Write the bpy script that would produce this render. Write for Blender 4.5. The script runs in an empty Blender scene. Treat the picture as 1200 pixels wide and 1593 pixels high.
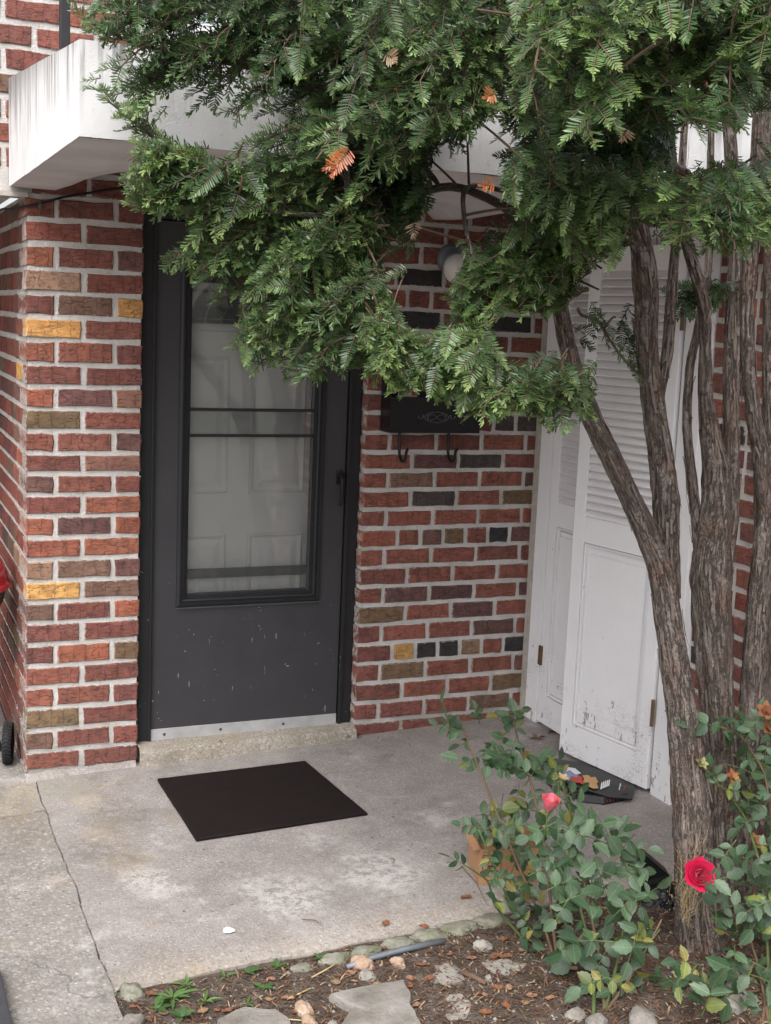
import bpy, bmesh, math, random
import numpy as np
from mathutils import Vector, Matrix, noise as mnoise

# ------------------------------------------------------------------ camera
F, CX, CY, CZ, YAW, PIT, ROL = 1958.6, -0.57338, -4.69176, 1.73812, 0.40285, 0.15006, -0.04206
scene = bpy.context.scene
def axes():
    fwd = np.array([math.sin(YAW)*math.cos(PIT), math.cos(YAW)*math.cos(PIT), -math.sin(PIT)])
    r = np.array([math.cos(YAW), -math.sin(YAW), 0.0]); d = np.cross(fwd, r)
    r2 = math.cos(ROL)*r + math.sin(ROL)*d; d2 = -math.sin(ROL)*r + math.cos(ROL)*d
    return np.array([r2, d2, fwd])
RC = axes(); CAM = np.array([CX, CY, CZ])
cam_data = bpy.data.cameras.new('camera'); cam = bpy.data.objects.new('camera', cam_data)
scene.collection.objects.link(cam)
cam_data.sensor_fit = 'HORIZONTAL'; cam_data.sensor_width = 36.0; cam_data.lens = 36.0*F/1200.0
cam_data.clip_start = 0.05; cam_data.clip_end = 2000
M = Matrix.Identity(4)
for i in range(3):
    M[i][0] = RC[0][i]; M[i][1] = -RC[1][i]; M[i][2] = -RC[2][i]; M[i][3] = CAM[i]
cam.matrix_world = M
scene.camera = cam

# ------------------------------------------------------------------ sky, sun, exposure
SUN_AZ, SUN_EL = math.radians(-142), math.radians(52)      # azimuth of the sun seen from above, from +Y clockwise
world = bpy.data.worlds.new('World'); scene.world = world; world.use_nodes = True
wn = world.node_tree; wn.nodes.clear()
sky = wn.nodes.new('ShaderNodeTexSky'); sky.sky_type = 'NISHITA'; sky.sun_disc = False
sky.sun_elevation = SUN_EL; sky.sun_rotation = SUN_AZ; sky.air_density = 1.0; sky.dust_density = 4.0; sky.ozone_density = 1.0
hs = wn.nodes.new('ShaderNodeHueSaturation'); hs.inputs['Saturation'].default_value = 0.22
bg = wn.nodes.new('ShaderNodeBackground'); bg.inputs['Strength'].default_value = 0.15
wo = wn.nodes.new('ShaderNodeOutputWorld')
wn.links.new(sky.outputs[0], hs.inputs['Color']); wn.links.new(hs.outputs[0], bg.inputs['Color']); wn.links.new(bg.outputs[0], wo.inputs[0])
sl = bpy.data.lights.new('sun', 'SUN'); sl.energy = 0.95; sl.angle = math.radians(40); sl.color = (1.0, 0.965, 0.92)
so = bpy.data.objects.new('sun', sl); scene.collection.objects.link(so)
sd = Vector((math.sin(SUN_AZ)*math.cos(SUN_EL), math.cos(SUN_AZ)*math.cos(SUN_EL), math.sin(SUN_EL)))
so.rotation_euler = sd.to_track_quat('Z', 'Y').to_euler(); so.location = (-3, -6, 8)
scene.view_settings.view_transform = 'Standard'; scene.view_settings.look = 'None'
scene.view_settings.exposure = 1.1; scene.view_settings.gamma = 1.0
scene.view_settings.use_curve_mapping = False

# ------------------------------------------------------------------ pixel helpers (photo pixels 1200 x 1593)
def ray(x, y): return RC.T @ np.array([(x-600)/F, (y-796.5)/F, 1.0])
def onX(x, y, X): d = ray(x, y); return CAM + d*(X-CAM[0])/d[0]
def onY(x, y, Y=0.0): d = ray(x, y); return CAM + d*(Y-CAM[1])/d[1]
def onZ(x, y, Z): d = ray(x, y); return CAM + d*(Z-CAM[2])/d[2]
def atd(x, y, d): return CAM + ray(x, y)*d
def pix(P):
    q = (np.atleast_2d(P)-CAM) @ RC.T
    return np.c_[600+F*q[:, 0]/q[:, 2], 796.5+F*q[:, 1]/q[:, 2]]
def zslab(X): return -0.025 + 0.035*X
def onslab(x, y, dz=0.0):
    P = onZ(x, y, 0.0)
    for _ in range(6): P = onZ(x, y, zslab(P[0])+dz)
    return P
def bedn(X, Y): return 0.012*mnoise.noise(Vector((X*4, Y*4, 0))) + 0.005*mnoise.noise(Vector((X*17, Y*17, 3)))
def zbed(X, Y): return zslab(X) - 0.022 + bedn(X, Y)
def onbed(x, y, dz=0.0):
    P = onZ(x, y, 0.0)
    for _ in range(8): P = onZ(x, y, zbed(P[0], P[1])+dz)
    return P

# ------------------------------------------------------------------ object helpers
COL = scene.collection
W = {}                                                     # object name -> world origin
def tag(o, label=None, cat=None, group=None, kind=None):
    if label: o['label'] = label
    if cat: o['category'] = cat
    if group: o['group'] = group
    if kind: o['kind'] = kind
    return o
def thing(name, loc, label, cat, group=None):
    o = bpy.data.objects.new(name, None); COL.objects.link(o); o.location = loc
    o.empty_display_size = 0.1
    W[o.name] = np.array(loc, float)
    return tag(o, label, cat, group)
def link(name, me, mat, parent=None, loc=None):
    o = bpy.data.objects.new(name, me); COL.objects.link(o)
    if mat is not None and len(me.materials) == 0: me.materials.append(mat)
    base = W[parent.name] if parent is not None else np.zeros(3)
    loc = base if loc is None else np.array(loc, float)
    if parent is not None: o.parent = parent
    o.location = loc - base
    W[o.name] = np.array(loc, float)
    return o
def mk(name, verts, faces, mat, parent=None, loc=None, smooth=False):
    """verts in world coordinates; origin at loc (default the parent's origin, else the base centre)"""
    v = np.array(verts, float)
    if loc is None:
        if parent is not None: loc = W[parent.name]
        else: loc = np.array([(v[:, 0].min()+v[:, 0].max())/2, (v[:, 1].min()+v[:, 1].max())/2, v[:, 2].min()])
    me = bpy.data.meshes.new(name); me.from_pydata((v-np.array(loc)).tolist(), [], [list(f) for f in faces]); me.update()
    if smooth: me.polygons.foreach_set('use_smooth', [True]*len(me.polygons))
    return link(name, me, mat, parent, loc)
class MB:
    def __init__(s): s.v = []; s.f = []
    def add(s, v, f):
        n = len(s.v); s.v += [tuple(p) for p in v]; s.f += [[i+n for i in q] for q in f]; return s
    def box(s, x0, x1, y0, y1, z0, z1, bev=0.0):
        if bev <= 0:
            v = [(x, y, z) for x in (x0, x1) for y in (y0, y1) for z in (z0, z1)]
            return s.add(v, [(0,1,3,2),(4,6,7,5),(0,4,5,1),(2,3,7,6),(0,2,6,4),(1,5,7,3)])
        bm = bmesh.new(); bmesh.ops.create_cube(bm, size=1.0)
        for q in bm.verts:
            q.co.x = x0 if q.co.x < 0 else x1; q.co.y = y0 if q.co.y < 0 else y1; q.co.z = z0 if q.co.z < 0 else z1
        bmesh.ops.bevel(bm, geom=bm.edges[:], offset=bev, segments=2, affect='EDGES', profile=0.6)
        bm.verts.index_update()
        s.add([tuple(q.co) for q in bm.verts], [[q.index for q in f.verts] for f in bm.faces]); bm.free(); return s
    def tube(s, pts, rad, n=8, cap=True, up=(0, 0, 1)):
        pts = [np.array(p, float) for p in pts]; m = len(pts)
        if not hasattr(rad, '__len__'): rad = [rad]*m
        T = [pts[min(i+1, m-1)]-pts[max(i-1, 0)] for i in range(m)]
        T = [t/(np.linalg.norm(t)+1e-9) for t in T]
        a = np.cross(T[0], np.array(up, float))
        if np.linalg.norm(a) < 1e-3: a = np.cross(T[0], [1, 0, 0])
        v = []; f = []
        for i in range(m):
            a = a - T[i]*np.dot(a, T[i]); a = a/np.linalg.norm(a); b = np.cross(T[i], a)
            for k in range(n):
                t = 2*math.pi*k/n; v.append(pts[i]+rad[i]*(math.cos(t)*a+math.sin(t)*b))
        for i in range(m-1):
            for k in range(n):
                k2 = (k+1) % n; f.append((i*n+k, i*n+k2, (i+1)*n+k2, (i+1)*n+k))
        if cap: f.append(list(range(n))[::-1]); f.append([(m-1)*n+k for k in range(n)])
        return s.add(v, f)
    def lathe(s, c, prof, n=24, axis=(0, 0, 1)):
        ax = Vector(axis).normalized(); q = ax.to_track_quat('Z', 'Y').to_matrix(); v = []; f = []
        for r, h in prof:
            for k in range(n):
                t = 2*math.pi*k/n; p = q @ Vector((r*math.cos(t), r*math.sin(t), h)); v.append((c[0]+p.x, c[1]+p.y, c[2]+p.z))
        m = len(prof)
        for i in range(m-1):
            for k in range(n):
                k2 = (k+1) % n; f.append((i*n+k, i*n+k2, (i+1)*n+k2, (i+1)*n+k))
        return s.add(v, f)
    def out(s, name, mat, parent=None, loc=None, smooth=False): return mk(name, s.v, s.f, mat, parent, loc, smooth)
def shade_auto(o, ang=35):
    me = o.data; bm = bmesh.new(); bm.from_mesh(me)
    for f in bm.faces: f.smooth = True
    for e in bm.edges:
        if len(e.link_faces) == 2 and e.calc_face_angle(0) > math.radians(ang): e.smooth = False
    bm.to_mesh(me); bm.free(); return o

# ------------------------------------------------------------------ material helper
class NT:
    def __init__(s, name, rough=0.8, spec=0.3):
        s.m = bpy.data.materials.new(name); s.m.use_nodes = True; s.t = s.m.node_tree
        s.b = s.t.nodes['Principled BSDF']; s.b.inputs['Roughness'].default_value = rough; s.b.inputs['Specular IOR Level'].default_value = spec
        s.out = s.t.nodes['Material Output']
    def n(s, ty, **k):
        q = s.t.nodes.new(ty)
        for a, b in k.items(): setattr(q, a, b)
        return q
    def put(s, sock, val):
        if isinstance(val, bpy.types.NodeSocket): s.t.links.new(val, sock)
        elif hasattr(val, '__len__') and len(val) == 3 and len(sock.default_value) == 4: sock.default_value = (*val, 1)
        else: sock.default_value = val
    def coord(s, which='Object'): return s.n('ShaderNodeTexCoord').outputs[which]
    def pos(s): return s.n('ShaderNodeNewGeometry').outputs['Position']
    def island(s): return s.n('ShaderNodeNewGeometry').outputs['Random Per Island']
    def info(s, w): return s.n('ShaderNodeObjectInfo').outputs[w]
    def attr(s, name): return s.n('ShaderNodeAttribute', attribute_name=name).outputs['Color']
    def map(s, vec, scale=(1,1,1), loc=(0,0,0)):
        q = s.n('ShaderNodeMapping'); s.put(q.inputs['Vector'], vec); q.inputs['Scale'].default_value = scale; s.put(q.inputs['Location'], loc); return q.outputs[0]
    def noise(s, vec, scale, detail=4, rough=0.55, dist=0.0):
        q = s.n('ShaderNodeTexNoise'); s.put(q.inputs['Vector'], vec); q.inputs['Scale'].default_value = scale
        q.inputs['Detail'].default_value = min(detail, 5); q.inputs['Roughness'].default_value = rough; q.inputs['Distortion'].default_value = dist
        return q.outputs['Fac']
    def noisec(s, vec, scale, detail=2):
        q = s.n('ShaderNodeTexNoise'); s.put(q.inputs['Vector'], vec); q.inputs['Scale'].default_value = scale; q.inputs['Detail'].default_value = detail
        return q.outputs['Color']
    def voro(s, vec, scale, feature='F1', out='Distance', rnd=1.0):
        q = s.n('ShaderNodeTexVoronoi', feature=feature); s.put(q.inputs['Vector'], vec); q.inputs['Scale'].default_value = scale
        q.inputs['Randomness'].default_value = rnd
        return q.outputs[out]
    def ramp(s, fac, stops, interp='LINEAR'):
        q = s.n('ShaderNodeValToRGB'); s.put(q.inputs[0], fac); e = q.color_ramp.elements; q.color_ramp.interpolation = interp
        while len(e) < len(stops): e.new(0.5)
        for el, (p, c) in zip(e, stops):
            el.position = p; el.color = (c, c, c, 1) if not hasattr(c, '__len__') else (*c, 1)
        return q.outputs['Color']
    def math(s, op, a, b=0.5, c=0.5, clamp=False):
        q = s.n('ShaderNodeMath', operation=op, use_clamp=clamp)
        for k, x in enumerate((a, b, c)): s.put(q.inputs[k], x)
        return q.outputs[0]
    def step(s, a, lo, hi):
        q = s.n('ShaderNodeMapRange', interpolation_type='SMOOTHSTEP'); s.put(q.inputs[0], a)
        q.inputs[1].default_value = lo; q.inputs[2].default_value = hi; return q.outputs[0]
    def mix(s, fac, a, b, mode='MIX'):
        q = s.n('ShaderNodeMix', data_type='RGBA', blend_type=mode); s.put(q.inputs[0], fac); s.put(q.inputs[6], a); s.put(q.inputs[7], b); return q.outputs[2]
    def vadd(s, a, b):
        q = s.n('ShaderNodeVectorMath', operation='ADD'); s.put(q.inputs[0], a); s.put(q.inputs[1], b); return q.outputs[0]
    def vscale(s, a, f):
        q = s.n('ShaderNodeVectorMath', operation='SCALE'); s.put(q.inputs[0], a); s.put(q.inputs['Scale'], f); return q.outputs[0]
    def sep(s, a): q = s.n('ShaderNodeSeparateXYZ'); s.put(q.inputs[0], a); return q.outputs
    def comb(s, x, y, z):
        q = s.n('ShaderNodeCombineXYZ')
        for k, a in enumerate((x, y, z)): s.put(q.inputs[k], a)
        return q.outputs[0]
    def bump(s, h, strength=0.5, dist=0.01, normal=None):
        q = s.n('ShaderNodeBump'); s.put(q.inputs['Height'], h); q.inputs['Strength'].default_value = strength; q.inputs['Distance'].default_value = dist
        if normal is not None: s.put(q.inputs['Normal'], normal)
        return q.outputs[0]
    def base(s, c): s.put(s.b.inputs['Base Color'], c); return s
    def nrm(s, c): s.put(s.b.inputs['Normal'], c); return s
    def rough(s, c): s.put(s.b.inputs['Roughness'], c); return s
def simple(name, col, rough=0.6, spec=0.3, metal=0.0, var=0.12, scale=30, bump=0.0, bscale=120):
    n = NT(name, rough, spec); p = n.coord('Object')
    f = n.noise(p, scale, 4)
    n.base(n.mix(f, tuple(c*(1-var*1.5) for c in col), tuple(min(1, c*(1+var*1.5)) for c in col)))
    n.b.inputs['Metallic'].default_value = metal
    if bump: n.nrm(n.bump(n.noise(p, bscale, 3), bump, 0.002))
    return n.m

# --- brick
def brick_material(name, far=False):
    n = NT(name, 0.88, 0.2)
    if far:
        rnd = n.island(); oc = n.pos()
        base = n.ramp(rnd, [(0, (.20,.045,.03)), (.3, (.24,.055,.035)), (.5, (.15,.04,.032)), (.68, (.27,.07,.04)), (.8, (.15,.085,.05)), (.92, (.10,.045,.04)), (1, (.03,.026,.03))], 'CONSTANT')
        p = oc
    else:
        base = n.info('Color'); r = n.math('MULTIPLY', n.info('Random'), 53.0)
        oc = n.coord('Object'); p = n.vadd(oc, n.comb(r, r, r))
    mott = n.noise(p, 30, 5, 0.6)
    col = n.mix(1.0, base, n.ramp(mott, [(.25, .55), (.52, 1.0), (.78, 1.45)]), 'MULTIPLY')
    blot = n.step(n.noise(p, 13, 4, .6), .48, .66)
    col = n.mix(n.math('MULTIPLY', blot, .45), col, n.mix(1.0, base, (.55, .5, .55), 'MULTIPLY'))
    # bark-like cracks and vertical scoring of the rug face
    dv = n.vadd(p, n.vscale(n.noisec(p, 48, 4), .026))
    ed = n.voro(n.map(dv, (17, 17, 84)), 1.0, 'DISTANCE_TO_EDGE')
    crack = n.step(ed, .045, .008)
    gate = n.step(n.noise(p, 38, 3), .38, .54)
    crack = n.math('MULTIPLY', crack, gate)
    s = n.sep(dv)
    sx = n.math('ADD', s[0], s[1]) if far else s[0]
    fr = n.math('FRACT', n.math('MULTIPLY', sx, 22.0)); sc = n.step(n.math('ABSOLUTE', n.math('SUBTRACT', fr, .5)), .46, .49)
    sc = n.math('MULTIPLY', sc, n.math('MULTIPLY', n.step(n.noise(p, 26, 2), .34, .50), .8))
    lines = n.math('MAXIMUM', crack, sc)
    col = n.mix(n.math('MULTIPLY', lines, .58), col, n.mix(1.0, base, (.22, .18, .2), 'MULTIPLY'))
    speck = n.step(n.noise(p, 190, 2), .70, .76)
    sgate = n.step(n.noise(p, 14, 2), .45, .65)
    col = n.mix(n.math('MULTIPLY', n.math('MULTIPLY', speck, sgate), .75), col, (.55, .50, .47))
    if not far:   # cement smear along the arrises
        g = n.sep(n.coord('Generated'))
        def ed1(x, k): return n.math('MULTIPLY', n.math('SUBTRACT', .5, n.math('ABSOLUTE', n.math('SUBTRACT', x, .5))), k)
        e = n.math('MINIMUM', ed1(g[2], .062), ed1(g[0], .19))
        sm = n.step(n.math('ADD', e, n.math('MULTIPLY', n.math('SUBTRACT', n.noise(p, 60, 4, .65), .5), .022)), .0035, .0005)
        col = n.mix(n.math('MULTIPLY', sm, .8), col, (.44, .41, .385))
    col = n.mix(n.math('MULTIPLY', n.noise(p, 22, 4, .7), .16), col, (.42, .38, .36))
    n.base(col)
    h = n.math('SUBTRACT', n.math('MULTIPLY', n.noise(n.map(p, (1, 1, 1.9)), 75, 5, .7), 1.0), n.math('MULTIPLY', lines, .9))
    n.nrm(n.bump(h, .85, .0045))
    return n.m
M_BRICK = brick_material('rug_brick'); M_BRICK_FAR = brick_material('rug_brick_small', True)

def mortar_material():
    n = NT('mortar', .92, .15); p = n.pos()
    a = n.noise(p, 9, 5, .6); b = n.noise(p, 120, 4, .6)
    col = n.ramp(a, [(.3, (.45, .425, .40)), (.52, (.57, .545, .525)), (.72, (.64, .62, .60))])
    col = n.mix(n.step(b, .62, .75), col, (.27, .25, .225))
    low = n.math('MULTIPLY', n.step(n.math('ADD', n.sep(p)[2], n.math('MULTIPLY', a, .25)), .34, .12), .55)
    col = n.mix(low, col, (.21, .2, .17))
    n.base(col); n.nrm(n.bump(n.math('ADD', n.noise(p, 60, 5, .65), n.math('MULTIPLY', b, .5)), .9, .006)); return n.m
M_MORTAR = mortar_material()

def concrete_material(name, c0, c1, c2, agg=.35, aggscale=170, stain=1.0, warm=0, spots=(), cracks=False):
    n = NT(name, .9, .2); p = n.pos()
    a = n.noise(p, 1.7, 5, .62); b = n.noise(p, 9, 5, .65); g = n.noise(p, 190, 3, .7); d = n.noise(p, 70, 3, .6)
    col = n.ramp(n.math('ADD', n.math('MULTIPLY', a, .55), n.math('MULTIPLY', b, .45)), [(.36, c0), (.5, c1), (.64, c2)])
    pw = n.vadd(p, n.vscale(n.noisec(p, 160, 1), .006))
    vs = n.sep(n.voro(pw, aggscale, 'F1', 'Color'))[0]; vd = n.voro(pw, aggscale)
    stone = n.ramp(vs, [(0, (.12, .115, .115)), (.16, (.30, .265, .23)), (.42, (.40, .37, .345)), (.68, (.52, .47, .42)), (.86, (.25, .225, .21)), (.94, (.62, .6, .57))], 'CONSTANT')
    gate = n.math('MULTIPLY', n.math('MULTIPLY', n.step(vd, .60, .38), agg), n.ramp(b, [(.35, .45), (.62, 1.0)]))
    col = n.mix(gate, col, stone)
    col = n.mix(n.math('MULTIPLY', n.step(g, .55, .68), .42), col, (.14, .13, .122))
    col = n.mix(n.math('MULTIPLY', n.step(g, .44, .33), .36), col, (.58, .545, .52))
    st = n.math('MULTIPLY', n.step(n.noise(n.vadd(p, (7, 3, 0)), 2.6, 6, .68), .53, .68), .45*stain)
    col = n.mix(st, col, (.16, .15, .13))
    ef = n.math('MULTIPLY', n.step(n.noise(n.vadd(p, (1, 9, 0)), 3.4, 7, .72), .55, .70), .42*stain)
    col = n.mix(ef, col, (.58, .55, .535))
    tn = n.math('MULTIPLY', n.step(n.noise(n.vadd(p, (4, 2, 5)), 4.5, 5, .65), .58, .72), .45*stain)
    col = n.mix(tn, col, (.33, .25, .165))
    dk = n.step(n.noise(p, 45, 2, .5), .70, .74)
    col = n.mix(n.math('MULTIPLY', dk, .65), col, (.08, .072, .066))
    s_ = n.sep(p)                       # weathered front edge with bare aggregate
    ew = n.math('MULTIPLY', n.step(n.math('ADD', s_[1], n.math('MULTIPLY', n.math('SUBTRACT', b, .5), .7)), -1.42, -1.60), .34*warm)
    col = n.mix(ew, col, n.mix(.6, stone, (.36, .29, .2)))
    for sx_, sy_, sr_, sc_ in spots:
        dn = n.n('ShaderNodeVectorMath', operation='DISTANCE'); n.put(dn.inputs[0], n.map(n.vadd(p, n.vscale(n.noisec(p, 9, 5), .20)), (1, .75, 0))); dn.inputs[1].default_value = (sx_+.10, (sy_+.10)*.75, 0)
        col = n.mix(n.math('MULTIPLY', n.math('MULTIPLY', n.step(dn.outputs['Value'], sr_*1.15, sr_*.35), n.step(n.noise(p, 30, 5, .75), .40, .58)), .62), col, sc_)
    ckh = 0.0
    if cracks:
        ck = n.voro(n.vadd(n.map(p, (1, 1, 0)), n.vscale(n.noisec(p, 7, 5), .22)), 1.35, 'DISTANCE_TO_EDGE')
        ckh = n.math('MULTIPLY', n.step(ck, .008, .002), n.step(n.noise(p, 2.2, 2), .40, .52)); col = n.mix(n.math('MULTIPLY', ckh, .5), col, (.08, .072, .065))
    n.base(col)
    n.nrm(n.bump(n.math('ADD', n.math('MULTIPLY', g, .8), n.math('ADD', n.math('MULTIPLY', d, .7), n.math('MULTIPLY', vd, -.6*agg))), .8, .005))
    return n.m
M_SLAB = concrete_material('porch_concrete', (.215, .193, .183), (.278, .252, .241), (.345, .315, .303), .36, 120, 1.1, 1.0, [(.20, -.30, .085, (.38, .31, .22)), (.19, -.62, .10, (.36, .28, .19)), (.21, -.87, .10, (.34, .27, .18)), (.25, -.46, .14, (.17, .155, .13)), (.14, -.75, .13, (.16, .145, .125)), (.12, -.14, .12, (.27, .265, .19)), (.62, -1.28, .16, (.56, .53, .51)), (.95, -1.22, .17, (.57, .54, .52)), (.25, -1.02, .10, (.55, .52, .50))])
M_DRIVE = concrete_material('drive_concrete', (.20, .183, .168), (.262, .241, .225), (.325, .302, .286), .5, 85, 1.2, 0, [(-.10, -.28, .14, (.33, .26, .17)), (-.06, -.52, .15, (.19, .16, .12)), (-.22, -.10, .2, (.20, .19, .14)), (-.02, -.10, .08, (.40, .33, .22))], True)
M_SILL = concrete_material('sill_stone', (.22, .19, .145), (.285, .25, .20), (.355, .32, .275), .7, 130, 1.0)

def stucco():
    n = NT('white_stucco', .9, .2); p = n.pos(); s = n.sep(p)
    a = n.noise(p, 6, 5, .6)
    col = n.ramp(a, [(.3, (.68, .675, .68)), (.6, (.78, .775, .785)), (.8, (.82, .82, .83))])
    # rain streaks below the top edge
    st = n.noise(n.map(p, (34, 34, 1.5)), 1.0, 5, .65)
    topd = n.step(n.math('ADD', s[2], n.math('MULTIPLY', st, .30)), 2.46, 2.66)
    f = n.math('MULTIPLY', n.step(st, .47, .60), n.step(n.math('ADD', s[2], n.math('MULTIPLY', n.noise(n.map(p, (12, 12, 3)), 1.0, 3), .3)), 2.36, 2.62))
    f = n.math('MAXIMUM', n.math('MULTIPLY', f, .88), n.math('MULTIPLY', topd, .7))
    col = n.mix(f, col, (.10, .092, .085))
    mold = n.step(n.noise(p, 26, 5, .7), .60, .72)
    front = n.step(s[1], -1.46, -1.49)
    col = n.mix(n.math('MULTIPLY', n.math('MULTIPLY', mold, front), .45), col, (.22, .20, .185))
    n.base(col)
    n.nrm(n.bump(n.math('ADD', n.noise(p, 210, 4, .7), n.math('MULTIPLY', n.noise(p, 18, 4), .4)), .5, .005)); return n.m
M_STUCCO = stucco()
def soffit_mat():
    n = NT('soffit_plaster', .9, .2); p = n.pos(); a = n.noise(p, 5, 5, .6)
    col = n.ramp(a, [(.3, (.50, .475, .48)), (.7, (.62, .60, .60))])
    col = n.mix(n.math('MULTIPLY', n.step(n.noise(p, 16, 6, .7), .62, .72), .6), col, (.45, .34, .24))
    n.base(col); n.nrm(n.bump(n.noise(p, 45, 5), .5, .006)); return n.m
M_SOFFIT = soffit_mat()

def paint_metal(name, col, rough=.42, specks=True):
    n = NT(name, rough, .4); p = n.pos(); a = n.noise(p, 5, 5, .6)
    c = n.mix(a, tuple(x*.82 for x in col), tuple(x*1.2 for x in col))
    if specks:
        s = n.sep(p)
        sp = n.step(n.voro(n.vadd(p, n.vscale(n.noisec(p, 30, 1), .05)), 30), .085, .05)
        sg = n.math('MULTIPLY', n.step(n.noise(p, 7, 2), .50, .62), n.step(s[2], 1.1, .55))
        sc = n.step(n.noise(n.map(p, (110, 110, 16)), 1.0, 1, .5), .735, .75)
        sg2 = n.math('MULTIPLY', n.step(n.noise(n.vadd(p, (3, 1, 2)), 5, 2), .5, .6), n.step(s[2], .7, .3))
        w = n.math('MAXIMUM', n.math('MULTIPLY', sp, sg), n.math('MULTIPLY', sc, n.math('MULTIPLY', sg2, .6)))
        c = n.mix(w, c, (.5, .49, .48))
    n.base(c); n.rough(n.ramp(n.noise(p, 14, 4), [(.3, rough-.06), (.7, rough+.12)]))
    n.nrm(n.bump(n.noise(p, 160, 2), .06, .001)); return n.m
M_DOOR = paint_metal('charcoal_door_paint', (.040, .039, .043), .45)
M_BLACK = paint_metal('black_paint', (.017, .017, .020), .38)
M_FRAME = paint_metal('black_frame_paint', (.014, .014, .016), .5)
M_IRON = simple('black_enamel', (.008, .008, .009), .38, .4, var=.2, bump=.25, bscale=160)
M_ALU = simple('kick_plate_metal', (.46, .46, .47), .5, .5, .35, .25, 14)
M_GREYMETAL = simple('pewter', (.10, .10, .10), .5, .5, .6)
M_GALV = simple('galvanised_metal', (.20, .22, .245), .55, .4, .5, .2, 25, .2)

def white_wood(name, rgb=(.80, .79, .81), peel0=.70):
    n = NT(name, .6, .3); p = n.pos(); s = n.sep(p)
    a = n.noise(p, 6, 5, .6)
    col = n.mix(a, tuple(c*.93 for c in rgb), tuple(min(1, c*1.05) for c in rgb))
    low = n.step(s[2], .85, .10)
    ck = n.voro(n.vadd(n.map(p, (38, 38, 85)), n.vscale(n.noisec(p, 24, 3), 1.6)), 1.0, 'DISTANCE_TO_EDGE')
    cg = n.math('MULTIPLY', n.step(n.noise(p, 7, 4), .48, .60), n.step(s[2], .48, .24))
    cr = n.math('MULTIPLY', n.step(ck, .05, .015), cg)
    col = n.mix(n.math('MULTIPLY', cr, .5), col, (.28, .25, .23))
    peel = n.step(n.math('ADD', n.noise(n.map(p, (30, 30, 14)), 1.0, 6, .7), n.math('MULTIPLY', low, .07)), peel0, peel0+.02)
    col = n.mix(n.math('MULTIPLY', peel, .9), col, n.mix(n.noise(n.map(p, (90, 90, 8)), 1, 3), (.20, .15, .12), (.36, .31, .27)))
    sp = n.step(n.noise(p, 150, 2), .72, .76)
    col = n.mix(n.math('MULTIPLY', sp, n.math('MULTIPLY', low, .6)), col, (.20, .18, .17))
    n.base(col)
    n.nrm(n.bump(n.math('SUBTRACT', n.math('MULTIPLY', n.noise(n.map(p, (60, 60, 8)), 1, 4), .35), n.math('ADD', cr, n.math('MULTIPLY', peel, .8))), .6, .0018)); return n.m
M_WHITE = white_wood('weathered_white_paint'); M_PEEL = white_wood('peeling_white_paint', peel0=.64); M_LOUVER = white_wood('louver_paint', (.76, .735, .745))
M_INNER = simple('inner_door_paint', (.86, .83, .81), .5, .3, var=.03)
M_TAN = simple('aged_caulk', (.42, .38, .34), .9, .2, var=.25, scale=25, bump=.6)
M_BRASS = simple('worn_brass', (.16, .10, .05), .55, .4, .4, .3, 60)
M_DARKGLASS = simple('dark_fanlight_glass', (.012, .013, .015), .12, .5, var=.1)
def glass():
    n = NT('storm_glass'); t = n.t
    tr = n.n('ShaderNodeBsdfTransparent'); tr.inputs[0].default_value = (.93, .94, .94, 1)
    gl = n.n('ShaderNodeBsdfGlossy'); gl.inputs['Roughness'].default_value = .02
    df = n.n('ShaderNodeBsdfDiffuse'); df.inputs[0].default_value = (.42, .43, .43, 1)
    p = n.pos(); s = n.sep(p)
    st = n.noise(n.map(p, (60, 60, 5)), 1.0, 4, .6)
    dust = n.math('ADD', .06, n.math('MULTIPLY', n.math('MULTIPLY', n.step(st, .45, .7), n.step(s[2], .85, .62)), .07))
    m1 = n.n('ShaderNodeMixShader'); n.put(m1.inputs[0], dust); t.links.new(tr.outputs[0], m1.inputs[1]); t.links.new(df.outputs[0], m1.inputs[2])
    fr = n.n('ShaderNodeFresnel'); fr.inputs[0].default_value = 1.5
    m2 = n.n('ShaderNodeMixShader'); n.put(m2.inputs[0], n.math('MULTIPLY', fr.outputs[0], 1.3)); t.links.new(m1.outputs[0], m2.inputs[1]); t.links.new(gl.outputs[0], m2.inputs[2])
    t.links.new(m2.outputs[0], n.out.inputs[0]); return n.m
M_GLASS = glass()

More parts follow.
